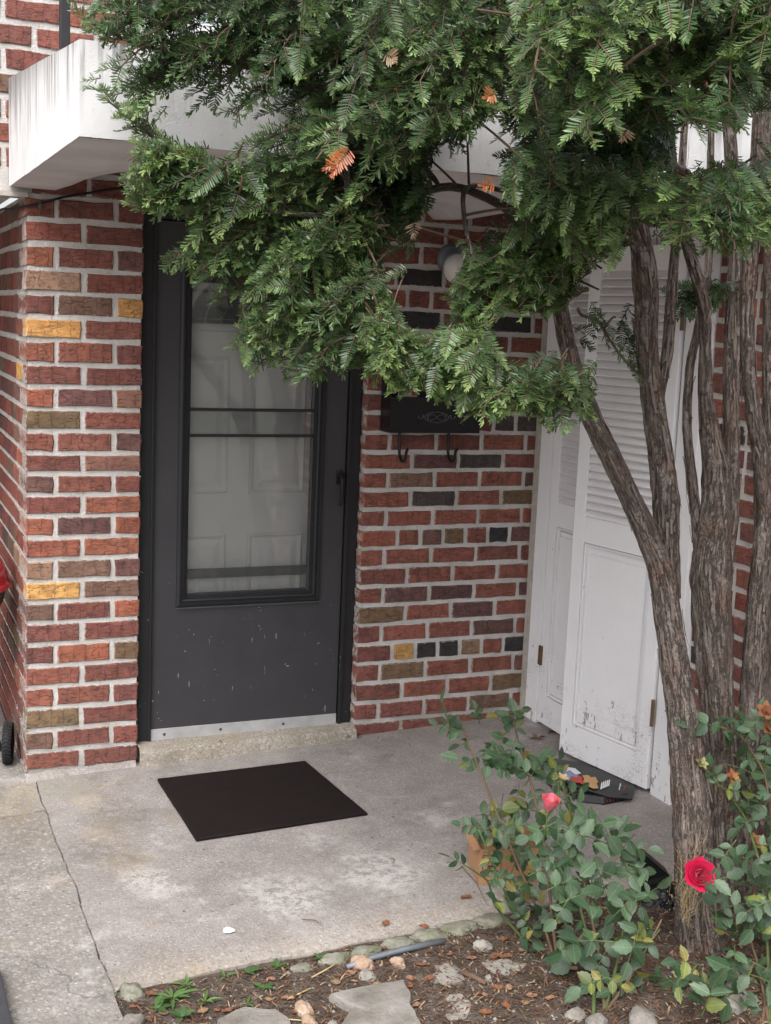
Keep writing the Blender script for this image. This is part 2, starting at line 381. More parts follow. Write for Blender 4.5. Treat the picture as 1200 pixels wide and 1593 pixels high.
def bark_material():
    n = NT('shaggy_bark', .92, .15)
    q = n.n('ShaderNodeAttribute', attribute_name='bark').outputs['Vector']
    w = n.vadd(q, n.vscale(n.noisec(q, 26, 3), .012))
    n1 = n.noise(n.map(w, (70, 70, 7)), 1.0, 5, .62); n2 = n.noise(n.map(w, (190, 190, 26)), 1.0, 4, .6); a = n.noise(q, 10, 4)
    n3 = n.noise(n.map(w, (75, 75, 60)), 1.0, 4, .6)
    fi = n.step(n.math('ABSOLUTE', n.math('SUBTRACT', n1, .5)), .045, .0)
    fj = n.math('MULTIPLY', n.step(n.math('ABSOLUTE', n.math('SUBTRACT', n2, .52)), .05, .0), .55)
    fk = n.math('MULTIPLY', n.step(n.math('ABSOLUTE', n.math('SUBTRACT', n3, .5)), .030, .0), .75)
    col = n.ramp(n.math('ADD', n.math('MULTIPLY', n1, .5), n.math('MULTIPLY', n2, .5)), [(.34, (.125, .100, .087)), (.47, (.21, .172, .151)), (.56, (.29, .246, .221)), (.70, (.40, .352, .325))])
    col = n.mix(n.math('MULTIPLY', n.step(a, .48, .64), .5), col, (.22, .125, .092))
    col = n.mix(n.math('MULTIPLY', n.step(n3, .60, .70), .45), col, (.38, .34, .31))
    col = n.mix(n.math('MULTIPLY', n.math('MAXIMUM', n.math('MULTIPLY', fi, .8), n.math('MAXIMUM', n.math('MULTIPLY', fj, .7), fk)), .8), col, (.06, .045, .038))
    ms = n.math('MULTIPLY', n.step(n.noise(n.vadd(q, (5, 1, 2)), 8, 5, .7), .62, .72), .6)
    col = n.mix(ms, col, (.07, .085, .03))
    n.base(col)
    h = n.math('SUBTRACT', n.math('ADD', n1, n.math('ADD', n.math('MULTIPLY', n2, .5), n.math('MULTIPLY', n3, .4))), n.math('ADD', n.math('MULTIPLY', fi, .5), n.math('MULTIPLY', fk, .25)))
    n.nrm(n.bump(h, 1.0, .011)); return n.m
M_BARK = bark_material()
M_TWIG = simple('twig_bark', (.13, .085, .062), .85, .2, var=.3, scale=60, bump=.5)

def needle_material():
    n = NT('yew_needles', .36, .5); c = n.attr('Col')
    n.base(c)
    tl = n.n('ShaderNodeBsdfTranslucent'); n.put(tl.inputs[0], n.mix(1.0, c, (1.5, 1.7, .8), 'MULTIPLY'))
    m = n.n('ShaderNodeMixShader'); m.inputs[0].default_value = .22
    n.t.links.new(n.b.outputs[0], m.inputs[1]); n.t.links.new(tl.outputs[0], m.inputs[2]); n.t.links.new(m.outputs[0], n.out.inputs[0]); return n.m
M_NEEDLE = needle_material()
def leaf_material(name='rose_leaf', tl=.18):
    n = NT(name, .42, .45); c = n.info('Color'); p = n.coord('Object'); r = n.math('MULTIPLY', n.info('Random'), 31.0)
    pr = n.vadd(p, n.comb(r, r, r)); s = n.sep(p)
    a = n.noise(pr, 60, 4, .6)
    col = n.mix(a, n.mix(1.0, c, (.60, .66, .66), 'MULTIPLY'), n.mix(1.0, c, (1.3, 1.25, 1.2), 'MULTIPLY'))
    ax = n.math('ABSOLUTE', s[0])
    vein = n.math('FRACT', n.math('MULTIPLY', n.math('SUBTRACT', s[1], n.math('MULTIPLY', ax, .8)), 165.0))
    v = n.step(n.math('ABSOLUTE', n.math('SUBTRACT', vein, .5)), .40, .5)
    mid = n.step(ax, .0011, .0003)
    vv = n.math('MAXIMUM', n.math('MULTIPLY', v, .35), mid)
    col = n.mix(n.math('MULTIPLY', vv, .65), col, n.mix(1.0, c, (2.3, 2.2, 1.8), 'MULTIPLY'))
    sp = n.step(n.noise(pr, 240, 2), .71, .75)
    col = n.mix(n.math('MULTIPLY', sp, .5), col, (.38, .38, .36))
    bl = n.step(n.noise(pr, 75, 3), .68, .74)
    col = n.mix(n.math('MULTIPLY', bl, .6), col, (.12, .075, .035))
    n.base(col); n.nrm(n.bump(n.math('ADD', n.math('MULTIPLY', vv, -1.0), n.math('MULTIPLY', a, .6)), .5, .0012))
    t = n.n('ShaderNodeBsdfTranslucent'); n.put(t.inputs[0], n.mix(1.0, col, (1.4, 1.5, .8), 'MULTIPLY'))
    m = n.n('ShaderNodeMixShader'); m.inputs[0].default_value = tl
    n.t.links.new(n.b.outputs[0], m.inputs[1]); n.t.links.new(t.outputs[0], m.inputs[2]); n.t.links.new(m.outputs[0], n.out.inputs[0]); return n.m
M_LEAF = leaf_material(); M_DRYLEAF = leaf_material('dry_leaf', .1)
def petal_material():
    n = NT('petal', .55, .25); c = n.info('Color'); p = n.coord('Object')
    col = n.mix(n.noise(p, 50, 3), n.mix(1.0, c, (.75, .7, .72), 'MULTIPLY'), n.mix(1.0, c, (1.2, 1.25, 1.25), 'MULTIPLY')); n.base(col)
    t = n.n('ShaderNodeBsdfTranslucent'); n.put(t.inputs[0], col); m = n.n('ShaderNodeMixShader'); m.inputs[0].default_value = .3
    n.t.links.new(n.b.outputs[0], m.inputs[1]); n.t.links.new(t.outputs[0], m.inputs[2]); n.t.links.new(m.outputs[0], n.out.inputs[0]); return n.m
M_PETAL = petal_material()
M_STEM = simple('rose_stem', (.085, .115, .04), .6, .3, var=.3, scale=40)
M_OLDSTEM = simple('woody_rose_stem', (.15, .10, .065), .8, .2, var=.3, scale=40)
def stone_material(name, c0, c1, c2, moss=0.0, sc=14):
    n = NT(name, .9, .2); p = n.pos(); a = n.noise(p, sc, 6, .65)
    col = n.ramp(a, [(.3, c0), (.5, c1), (.7, c2)])
    col = n.mix(n.math('MULTIPLY', n.step(n.noise(p, 220, 2), .62, .74), .5), col, tuple(c*.45 for c in c1))
    if moss: col = n.mix(n.math('MULTIPLY', n.step(n.noise(p, 22, 5, .7), .5, .66), moss), col, (.13, .15, .07))
    n.base(col); n.nrm(n.bump(n.noise(p, 60, 6, .7), .8, .006)); return n.m
M_EDGE = stone_material('mossy_stone', (.12, .115, .09), (.20, .195, .155), (.30, .29, .25), .7)
M_FLAT = stone_material('fieldstone', (.15, .135, .12), (.24, .22, .20), (.33, .31, .29), .2, 9)
M_PALE = stone_material('pale_stone', (.17, .15, .13), (.27, .25, .225), (.38, .36, .335), .2, 22)
M_TANROCK = stone_material('tan_pebble', (.24, .15, .10), (.36, .25, .18), (.45, .36, .29), 0, 30)
def soil_material():
    n = NT('mulch_soil', .95, .1); p = n.pos()
    a = n.noise(p, 20, 6, .7); b = n.noise(p, 130, 4, .6)
    col = n.ramp(n.math('ADD', n.math('MULTIPLY', a, .6), n.math('MULTIPLY', b, .4)), [(.3, (.045, .036, .030)), (.48, (.10, .080, .066)), (.6, (.17, .138, .118)), (.75, (.28, .24, .21))])
    ms = n.math('MULTIPLY', n.step(n.noise(p, 9, 5, .7), .58, .68), .5); col = n.mix(ms, col, (.075, .085, .035))
    n.base(col); n.nrm(n.bump(n.math('ADD', a, b), 1.0, .012)); return n.m
M_SOIL = soil_material()
def litter_material():
    n = NT('needle_litter', .9, .15); r = n.island()
    n.base(n.ramp(r, [(0, (.06, .034, .025)), (.3, (.15, .075, .045)), (.55, (.09, .05, .034)), (.8, (.21, .125, .08)), (.95, (.34, .25, .17))])); return n.m
M_LITTER = litter_material()
M_STRAW = simple('straw', (.50, .38, .20), .8, .2, var=.2)
M_RUBBER = simple('rubber', (.012, .012, .013), .7, .3, var=.2)
def mat_material():
    n = NT('doormat_pile', .95, .08); p = n.pos(); a = n.noise(p, 14, 4); b = n.noise(p, 700, 2)
    lint = n.step(n.noise(p, 150, 2), .72, .77)
    n.base(n.mix(n.math('MULTIPLY', lint, .35), n.mix(n.math('ADD', n.math('MULTIPLY', a, .6), n.math('MULTIPLY', b, .4)), (.0115, .008, .008), (.023, .0165, .0162)), (.10, .085, .075))); n.nrm(n.bump(b, .6, .003)); return n.m
M_MAT = mat_material()
M_CARD = simple('cardboard', (.36, .20, .11), .85, .2, var=.12, scale=18)
M_INK = simple('black_ink', (.02, .018, .016), .7, .2)
def bag_material():
    n = NT('black_plastic', .28, .5); p = n.pos(); n.base((.006, .006, .007)); n.nrm(n.bump(n.noise(p, 45, 4, .6, .8), .8, .012)); return n.m
M_BAG = bag_material()
def flat(name, c, rough=.5): return simple(name, c, rough, .35, var=.05)

# ================================================================== ground and paving (the setting)
def sheet(name, x0, x1, y0, y1, nx, ny, zf, mat, thick=0.0, edge=None):
    xs = np.linspace(x0, x1, nx+1); ys = np.linspace(y0, y1, ny+1); v = []; f = []
    for j, y in enumerate(ys):
        for i, x in enumerate(xs):
            X = x; Y = y
            if edge: X, Y = edge(i, j, nx, ny, x, y)
            v.append((X, Y, zf(X, Y)))
    for j in range(ny):
        for i in range(nx):
            a = j*(nx+1)+i; f.append((a, a+1, a+nx+2, a+nx+1))
    if thick:
        rim = [i for i in range(nx+1)] + [(j)*(nx+1)+nx for j in range(1, ny+1)] + [ny*(nx+1)+i for i in range(nx-1, -1, -1)] + [j*(nx+1) for j in range(ny-1, 0, -1)]
        n0 = len(v)
        for r in rim: v.append((v[r][0], v[r][1], v[r][2]-thick))
        k = len(rim)
        for i in range(k): f.append((rim[i], n0+i, n0+(i+1) % k, rim[(i+1) % k]))
    o = mk(name, v, f, mat, smooth=False); o['kind'] = 'structure'; return o
sheet('ground', -120, 120, -150, 90, 4, 4, lambda x, y: -0.20, simple('far_ground', (.12, .12, .10), .95, .1, var=.2, scale=2))
def jag(y, s=0.0): return .012*mnoise.noise(Vector((y*5+s, 1.7, 0)))+.006*mnoise.noise(Vector((y*22+s, 4.1, 0)))
def drive_edge(i, j, nx, ny, x, y):
    if i == nx: x = x + jag(y)-.0005
    return x, y
sheet('driveway', -3.2, .024, -6.5, 3.2, 60, 260, lambda x, y: -.028+.006*x+.003*mnoise.noise(Vector((x*2, y*2, 0))), M_DRIVE, .14, drive_edge)
def slab_edge(i, j, nx, ny, x, y):
    if i == 0: x = x + jag(y)+.0005+.003*max(0, mnoise.noise(Vector((y*9, 3.3, 0))))+.002*max(0, mnoise.noise(Vector((y*41, 6.3, 0))))
    if j == 0: y = y + .012*mnoise.noise(Vector((x*6, 8.3, 0)))+.004*mnoise.noise(Vector((x*31, 8.3, 0)))
    return x, y
def slab_z(x, y):
    z = zslab(x)+.0025*mnoise.noise(Vector((x*2.5, y*2.5, 5)))
    # a worn row of old post footings near the driveway joint
    for fx, fy in ((.20, -.30), (.19, -.62), (.20, -.86)):
        z += .010*math.exp(-((x-fx)**2/.0022+(y-fy)**2/.004))
    if y < -1.5: z -= .05*((-1.5-y)/.085)**2*.35
    return z
sheet('porch_slab', .026, 2.24, -1.585, .24, 110, 90, slab_z, M_SLAB, .16, slab_edge)
sheet('planting_bed', .018, 4.2, -6.4, -1.56, 150, 180, lambda x, y: zbed(x, y), M_SOIL)

# ================================================================== the brick house
ZC = [-0.0024, 0.0769, 0.1596, 0.2442, 0.3284, 0.4105, 0.4937, 0.5757, 0.6546, 0.7354, 0.8165, 0.8978, 0.9771, 1.0571, 1.1356, 1.2119, 1.2923, 1.3727, 1.454, 1.5339, 1.6219, 1.7049, 1.7894, 1.8744, 1.9609, 2.0452]
ZC += [ZC[-1]+.0825*k for k in range(1, 14)]
def zc(k): return ZC[k] if k >= 0 else ZC[0]+.081*k
MOD = .2111; JT = .018
house = thing('brick_house', (1.05, 0, 0), 'red brick house front with black storm door, white concrete canopy and louvered closet doors', 'house')
house_n = house
RED, ORED, DRED, MAUV, PINK = (.245, .076, .050), (.325, .098, .053), (.188, .057, .043), (.165, .070, .060), (.27, .115, .085)
BRN, TAN, OLV, YEL, PUR, BLK, DGR = (.185, .098, .065), (.30, .175, .115), (.175, .105, .050), (.62, .33, .095), (.112, .045, .040), (.014, .013, .016), (.055, .040, .038)
BR = random.Random(5)
_bm = {}
def brick_mesh(L, D, var):
    """front face in the plane y=0 looking to -y, centred on x and z, unit course height .063, ragged arrises"""
    key = (round(L, 3), round(D, 3), var)
    if key in _bm: return _bm[key]
    R = random.Random(hash(key) % 9999); h = .063; nx = 4 if L > .14 else 3
    pts = []
    j = lambda a: R.uniform(-a, a)
    for i in range(nx): pts.append((-L/2+L*i/(nx-1) + (j(.008) if 0 < i < nx-1 else j(.003)), -h/2+j(.0036)))
    pts.append((L/2+j(.003), j(.01)))
    for i in range(nx-1, -1, -1): pts.append((-L/2+L*i/(nx-1) + (j(.008) if 0 < i < nx-1 else j(.003)), h/2+j(.0036)))
    pts.append((-L/2+j(.003), j(.01)))
    m = len(pts); v = []
    for x, z in pts: v.append((x*(1-.004/(L/2)), .0, z*(1-.0035/(h/2))))
    for x, z in pts: v.append((x, .0045+j(.001), z))
    for x, z in pts: v.append((x, D, z))
    f = [list(range(m))]
    for a in (0, 1):
        for i in range(m):
            k = (i+1) % m; f.append((a*m+i, (a+1)*m+i, (a+1)*m+k, a*m+k))
    me = bpy.data.meshes.new('brick'); me.from_pydata(v, [], f); me.update(); me.materials.append(M_BRICK)
    _bm[key] = me; return me
def lay(wall, L, row, org, xdir, ndir_rot, s, D=.10, col=None, proud=0.0):
    """a brick of face length L whose centre lies s metres along the wall"""
    h = zc(row+1)-zc(row)-JT; z = (zc(row)+zc(row+1))/2
    me = brick_mesh(round(L, 3), D, BR.randrange(3))
    p = np.array([org[0]+xdir[0]*s, org[1]+xdir[1]*s, z])
    nx, ny = (math.sin(ndir_rot), -math.cos(ndir_rot))
    pr = proud+BR.uniform(-.0015, .002)
    o = link('brick', me, None, wall, p+np.array([nx*pr, ny*pr, BR.uniform(-.0012, .0012)]))
    o.rotation_euler = (0, BR.uniform(-.006, .006), ndir_rot+BR.uniform(-.004, .004)); o.scale = (1, 1, h/.063)
    if col is None: col = BR.choice([RED, RED, DRED, DRED, ORED, MAUV, RED, BRN])
    k = BR.uniform(.86, 1.14); o.color = tuple(c*k*BR.uniform(.95, 1.05) for c in col)+(1,)
    return o
FR, LF, SD = 0.0, -math.pi/2, -math.pi/2          # facing -y ; facing -x
PX = 0.417                                            # right end of the pier
pier = MB().box(.007, PX-.004, .007, .30, -.15, 2.134).box(.007, .30, .31, 1.10, -.15, 2.134).out('pier_mortar', M_MORTAR, house)
# pier front (bricks that turn the corner are deep enough to show on the left side too)
PIER = {25: [RED, DRED, DRED], 24: [RED, DRED], 23: [ORED, RED, MAUV], 22: [TAN, RED], 21: [DRED, BRN, YEL], 20: [YEL, RED], 19: [ORED, RED, DRED], 18: [DRED, DRED],
        17: [ORED, MAUV, PINK], 16: [OLV, RED], 15: [RED, RED, MAUV], 14: [DRED, PINK], 13: [MAUV, RED, RED], 12: [DRED, ORED], 11: [ORED, PUR, ORED], 10: [ORED, ORED],
        9: [TAN, BRN, MAUV], 8: [YEL, BRN], 7: [BRN, DRED, ORED], 6: [DRED, DRED], 5: [DRED, ORED, OLV], 4: [RED, DRED], 3: [RED, RED, DRED], 2: [OLV, DRED], 1: [BRN, DRED, DRED], 0: [RED, DRED], -1: [BRN, DRED, DRED]}
for r, cs in PIER.items():
    if r % 2 == 0:
        lay(pier, MOD-JT, r, (0, 0), (1, 0), FR, (MOD-JT)/2, .098, cs[0]); lay(pier, PX-MOD, r, (0, 0), (1, 0), FR, (MOD+PX)/2, .098, cs[1])
    else:
        lay(pier, MOD/2-JT/2, r, (0, 0), (1, 0), FR, (MOD/2-JT/2)/2, MOD-JT, cs[0]); lay(pier, MOD-JT, r, (0, 0), (1, 0), FR, MOD, .098, cs[1])
        lay(pier, PX-1.5*MOD-JT/2, r, (0, 0), (1, 0), FR, (1.5*MOD+JT/2+PX)/2, .098, cs[2])
# left side of the pier: the nearest bricks singly, the far slivers joined
far = MB()
def farbrick(mb, org, xdir, nrm, s0, s1, row, D=.06):
    z0 = zc(row)+JT/2; z1 = zc(row+1)-JT/2; q = .003
    a = np.array([org[0]+xdir[0]*s0, org[1]+xdir[1]*s0, 0]); b = np.array([org[0]+xdir[0]*s1, org[1]+xdir[1]*s1, 0]); n = np.array([nrm[0], nrm[1], 0])
    e = np.array([xdir[0], xdir[1], 0])*q
    j = lambda: BR.uniform(-.002, .002)
    fr = [a+e+[0, 0, z0+q+j()], b-e+[0, 0, z0+q+j()], b-e+[0, 0, z1-q+j()], a+e+[0, 0, z1-q+j()]]
    bk = [a-n*D+[0, 0, z0], b-n*D+[0, 0, z0], b-n*D+[0, 0, z1], a-n*D+[0, 0, z1]]
    if nrm[0]*xdir[1]-nrm[1]*xdir[0] > 0: pass
    mb.add(fr+bk, [(0, 1, 2, 3), (0, 4, 5, 1), (1, 5, 6, 2), (2, 6, 7, 3), (3, 7, 4, 0)])
for r in range(-1, 26):
    hdr = r % 6 == 4
    s = MOD/2+JT/2-.008 if r % 2 == 0 else MOD
    s += .0
    first = True
    while s < 1.05:
        L = MOD/2-JT if hdr else MOD-JT
        s1 = min(s+L, 1.09)
        if first and not hdr:
            c = {18: YEL, 16: DRED, 9: TAN, 5: OLV}.get(r)
            lay(pier, round(s1-s, 3), r, (0, 0), (0, 1), LF, (s+s1)/2, .06, c)
        else: farbrick(far, (0, 0), (0, 1), (-1, 0), s, s1, r)
        first = False
        s = s1+JT
tag(far.out('far_bricks', M_BRICK_FAR, pier), kind='stuff')
# wall between the storm door and the closet
X0, XE = 1.326, 2.13
entry = MB().box(X0+.006, 2.35, .007, .34, -.15, 2.34).out('entry_wall_mortar', M_MORTAR, house)
EW = {0: [DRED, DRED, RED, DRED], 1: [DRED, DRED, RED, BRN, RED], 2: [DRED, RED, RED, OLV], 3: [DRED, OLV, RED, RED, MAUV], 4: [DRED, YEL, BLK, BLK, TAN, RED, BLK], 5: [DRED, RED, RED, PUR, RED],
      6: [OLV, RED, PUR, RED], 7: [RED, MAUV, PUR, RED, PUR], 8: [DRED, RED, RED, RED], 9: [RED, RED, RED, DRED, DRED], 10: [ORED, RED, MAUV, OLV, RED, BLK, MAUV], 11: [RED, RED, RED, RED, RED],
      12: [RED, DGR, RED, OLV], 13: [RED, BRN, RED, RED, PUR], 14: [RED, PUR, DGR, DRED], 15: [DRED, DRED, DRED, RED, DRED], 16: [RED, RED, DRED, MAUV, DRED, DGR, DGR],
      17: [DRED, RED, DRED, RED, DRED], 18: [RED, DRED, RED, DRED], 19: [DRED, RED, DRED, RED, DRED], 20: [DRED, RED, DRED, RED], 21: [RED, BLK, DRED, BLK, DRED], 22: [RED, DRED, DRED, RED, DRED, DGR, DRED], 23: [DRED, BLK, DRED, BLK, RED],
      24: [DRED, RED, DRED, RED], 25: [RED, DRED, RED, DRED, RED], 26: [DRED, RED, DRED, RED]}
for r, cs in EW.items():
    if r % 6 == 4: edges = [0, .158] + [.158+.1053*k for k in range(1, 6)] + [XE-X0]
    elif r % 2: edges = [0, .5*MOD, 1.5*MOD, 2.5*MOD, 3.5*MOD, XE-X0]
    else: edges = [0, MOD, 2*MOD, 3*MOD, XE-X0]
    for i in range(len(edges)-1):
        a = edges[i]+(JT/2 if i else 0); b = edges[i+1]-(JT/2 if i < len(edges)-2 else .004)
        lay(entry, b-a, r, (X0, 0), (1, 0), FR, (a+b)/2, .098, cs[i] if i < len(cs) else None)
# side wall with the closet, running towards the street
XS = 2.15
side = MB().box(XS+.007, XS+.30, -3.6, -1.10, -.2, 2.34).box(XS+.05, XS+.30, -1.09, 0.006, 2.1, 2.34).out('side_wall_mortar', M_MORTAR, house)
sfar = MB()
for r in range(-1, 27):
    hdr = r % 6 == 4
    s = 1.115 if r % 2 else 1.115-.1
    k = 0
    while s < 3.5:
        L = MOD/2-JT if hdr else MOD-JT
        a = max(s, 1.115); b = s+L
        if b-a > .03:
            if a < 1.62 and 0 <= r < 23 and not hdr: lay(side, round(b-a, 3), r, (XS, 0), (0, -1), SD, (a+b)/2, .06, BR.choice([DRED, DRED, RED, PUR, DRED, BLK if BR.random() < .3 else DRED]))
            else: farbrick(sfar, (XS, 0), (0, -1), (-1, 0), a, b, r)
        s += L+JT
tag(sfar.out('far_bricks', M_BRICK_FAR, side), kind='stuff')
# upper storey wall, over the pier and out over the drive
upper = MB().box(-2.6, .55, .007, .30, 2.136, 4.6).box(1.25, 3.2, .007, .30, 2.36, 4.6).box(.56, 1.24, .007, .30, 2.36, 2.72).box(.56, 1.24, .007, .30, 3.9, 4.6).box(-2.6, -.02, .31, 3.0, 2.136, 2.30).out('upper_wall_mortar', M_MORTAR, house)
ufar = MB()
for x_ in (.02, .02+MOD): lay(upper, MOD-JT, 26, (0, 0), (1, 0), FR, x_+MOD/2-.01, .06, DRED)
for r in range(27, 38):
    s = -2.6 + (0 if r % 2 else MOD/2)
    while s < 2.9:
        a, b = s, s+MOD-JT
        if b > -.32 and a < .22 and r < 36: lay(upper, MOD-JT, r, (0, 0), (1, 0), FR, (a+b)/2, .06, {35: TAN}.get(r) if a > -.25 and a < -.1 else None)
        elif (b < .53 or a > 1.27) and (r > 29 or b < .5): farbrick(ufar, (0, 0), (1, 0), (0, -1), a, b, r)
        s += MOD
tag(ufar.out('far_bricks', M_BRICK_FAR, upper), kind='stuff')
MB().box(-2.6, .006, -.012, .008, 2.118, 2.134).out('lintel_ledge', M_TAN, house)
MB().box(-2.6, -.3, 2.96, 3.1, -.1, 2.12).out('carport_back_wall', simple('pale_siding', (.6, .6, .6), .7), house)
wf = MB().box(.58, .62, .05, .12, 2.74, 3.88).box(1.18, 1.22, .05, .12, 2.74, 3.88).box(.62, 1.18, .05, .12, 2.74, 2.79).box(.62, 1.18, .05, .12, 3.83, 3.88).out('upstairs_window', M_WHITE, house)
MB().box(.62, 1.18, .08, .086, 2.79, 3.83).out('pane', simple('window_glass', (.35, .38, .40), .08, .6), wf)
MB().box(.56, 1.24, -.04, .06, 2.705, 2.735).out('sill', M_TAN, wf)
# mortar smear at the foot of the pier
rr = random.Random(2); sk = MB(); n = 30; v = []
for i in range(n+1):
    x = -.006+(PX+.0)*i/n; h = zslab(x)+.016+.010*mnoise.noise(Vector((x*16, 2, 0))); d = .022+.016*mnoise.noise(Vector((x*9, 7, 0)))
    v += [(x, .003, h+.004), (x, -.006, h), (x, -d-.012, zslab(x)-.004)]
sk.add(v, [(3*i+k, 3*i+3+k, 3*i+4+k, 3*i+1+k) for i in range(n) for k in (0, 1)]).out('cement_skirt', M_SLAB, pier, smooth=True)

# canopy: white slab with a plastered underside
CX0, CX1, CYF = -.058, 2.34, -1.5
def soff(x, y):
    a = .145*max(0, math.sin(math.pi*min(max((x-.13)/1.45, 0), 1)))**.6 + .10*max(0, math.sin(math.pi*min(max((x-1.66)/.6, 0), 1)))
    t = min(max((y-CYF-.12)/(-CYF-.12), 0), 1)
    return 2.150 + a*t**1.4 + .005*mnoise.noise(Vector((x*5, y*5, 2)))
def ctop(y): return 2.375+(2.515-2.375)*(y-CYF)/(-CYF)
v = []; f = []; nx, ny = 60, 24
for j in range(ny+1):
    for i in range(nx+1):
        x = CX0+(CX1-CX0)*i/nx; y = CYF+(-.003-CYF)*j/ny; v.append((x, y, soff(x, y)))
for j in range(ny):
    for i in range(nx): a = j*(nx+1)+i; f.append((a, a+nx+1, a+nx+2, a+1))
canopy = MB()
def face_grid(p00, p10, p11, p01, nu, nv, amp):
    vv = []; ff = []
    for j in range(nv+1):
        for i in range(nu+1):
            u, w = i/nu, j/nv
            p = (1-u)*(1-w)*np.array(p00)+u*(1-w)*np.array(p10)+u*w*np.array(p11)+(1-u)*w*np.array(p01)
            k = amp*mnoise.noise(Vector(p*7)) + amp*.5*mnoise.noise(Vector(p*25))
            vv.append(p+np.array([k*.4, k, k*.6]))
    for j in range(nv):
        for i in range(nu): a = j*(nu+1)+i; ff.append((a, a+1, a+nu+2, a+nu+1))
    return vv, ff
c = [(CX0, CYF, 2.15), (CX1, CYF, 2.15), (CX1, CYF, ctop(CYF)), (CX0, CYF, ctop(CYF))]
canopy.add(*face_grid(c[0], c[1], c[2], c[3], 80, 10, .004))
canopy.add(*face_grid((CX0, -.003, 2.15), c[0], c[3], (CX0, -.003, ctop(0)), 50, 12, .004))
canopy.add(*face_grid(c[3], c[2], (CX1, -.003, ctop(0)), (CX0, -.003, ctop(0)), 60, 30, .004))
cano = canopy.out('canopy', M_STUCCO, house, smooth=False)
shade_auto(cano, 30)
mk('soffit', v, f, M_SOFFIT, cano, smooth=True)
MB().box(.072, .105, -.30, -.268, 2.44, 3.5, .004).out('rail_post', M_BLACK, cano)

# ---- door sill, storm door and the door behind it
sil = []
for i in range(25):
    x = PX+.003+(X0-PX-.006)*i/24; k = .004*mnoise.noise(Vector((x*9, 0, 0)))
    sil += [(x, -.046+k*3, zslab(x)-.02), (x, -.040+k*3, .038+k), (x, -.034+k*2, .056+k), (x, -.022, .0625+k), (x, .30, .066)]
mk('door_sill', sil, [(5*i+k, 5*i+5+k, 5*i+6+k, 5*i+1+k) for i in range(24) for k in range(4)], M_SILL, house, smooth=True)
fr = MB().box(PX+.002, .474, .045, .14, .066, 2.14, .004).box(1.272, X0-.001, .05, .14, .066, 2.14, .004).box(.474, 1.272, .048, .14, 2.082, 2.14, .004)
fr.box(.466, .476, .038, .06, .066, 2.11, .002).box(1.268, 1.282, .042, .06, .066, 2.11, .002)
dframe = fr.out('door_frame', M_FRAME, house)
DX0, DX1, DZ0, DZ1, DY = .4775, 1.2665, .050, 2.078, .058
WX0, WX1, WZ0, WZ1 = .574, 1.168, .598, 1.905
sd_ = MB(); o_ = [(DX0, DZ0), (DX1, DZ0), (DX1, DZ1), (DX0, DZ1)]; i_ = [(WX0+.01, WZ0+.01), (WX1-.01, WZ0+.01), (WX1-.01, WZ1-.01), (WX0+.01, WZ1-.01)]; e_ = .003
sd_.add([(x, DY+e_, z) for x, z in o_]+[(x+(e_ if x < .9 else -e_), DY, z+(e_ if z < 1 else -e_)) for x, z in o_]+[(x, DY, z) for x, z in i_]+[(x, DY+.03, z) for x, z in i_]+[(x, DY+.03, z) for x, z in o_],
        [(L*4+k, L*4+(k+1) % 4, L*4+4+(k+1) % 4, L*4+4+k) for L in (0, 1, 2, 3) for k in range(4)]+[(16+k, 16+(k+1) % 4, (k+1) % 4, k) for k in range(4)])
storm = sd_.out('storm_door', M_DOOR, house)
def moulding(x0, x1, z0, z1, prof):
    mb = MB(); v = []
    for o, y in prof: v += [(x0+o, y, z0+o), (x1-o, y, z0+o), (x1-o, y, z1-o), (x0+o, y, z1-o)]
    f = []
    for i in range(len(prof)-1):
        for k in range(4): k2 = (k+1) % 4; f.append((4*i+k, 4*i+k2, 4*i+4+k2, 4*i+4+k))
    return mb.add(v, f)
moulding(WX0, WX1, WZ0, WZ1, [(0, DY+.001), (0, DY-.009), (.010, DY-.012), (.014, DY-.012), (.015, DY-.004), (.022, DY-.004), (.023, DY-.009), (.030, DY-.007), (.032, DY+.004), (.040, DY+.004), (.041, DY+.012), (.048, DY+.016), (.048, DY+.03)]).out('window_moulding', M_BLACK, storm)
MB().box(WX0-.004, WX1+.004, DY-.014, DY-.0125, WZ0-.006, WZ0-.001).out('drip_strip', M_GREYMETAL, storm)
GX0, GX1, GZ0, GZ1 = WX0+.044, WX1-.044, WZ0+.036, WZ1-.044
MB().box(GX0, GX1, DY+.018, DY+.021, GZ0, 1.3725).out('glass_pane', M_GLASS, storm)
MB().box(GX0, GX1, DY+.026, DY+.029, 1.272, GZ1).out('glass_pane', M_GLASS, storm)
for z in (1.373, 1.272): MB().box(GX0, GX1, DY+.008, DY+.024 if z > 1.3 else DY+.0175, z-.006, z+.006, .001).out('sash_rail', M_BLACK, storm)
MB().box(GX0, GX1, DY+.034, DY+.044, .700, .738).out('grey_bar', simple('dull_grey_paint', (.075, .075, .078), .6), storm)  # dull grey bar across the lower part, behind the glass
kp = MB().box(DX0+.004, DX1-.004, DY-.0065, DY-.001, .056, .108, .0015).out('kick_plate', M_ALU, storm)
for x in (.535, .765, 1.03): MB().lathe((x, DY-.0062, .084), [(.0, .0035), (.005, .003), (.0065, 0)], 10, (0, -1, 0)).out('screw', M_GREYMETAL, kp)
MB().box(DX0+.004, DX1-.004, DY+.002, DY+.025, .0665, .0495).out('door_sweep', M_RUBBER, storm)
for z in (1.33, .735, 1.83): MB().box(.4745, .4795, DY-.010, DY-.001, z-.05, z+.05, .001).out('hinge', M_GREYMETAL if z < 0 else M_BLACK, storm)
hx = 1.238
hb = MB().box(hx-.012, hx+.012, DY-.012, DY-.001, 1.075, 1.135, .004)
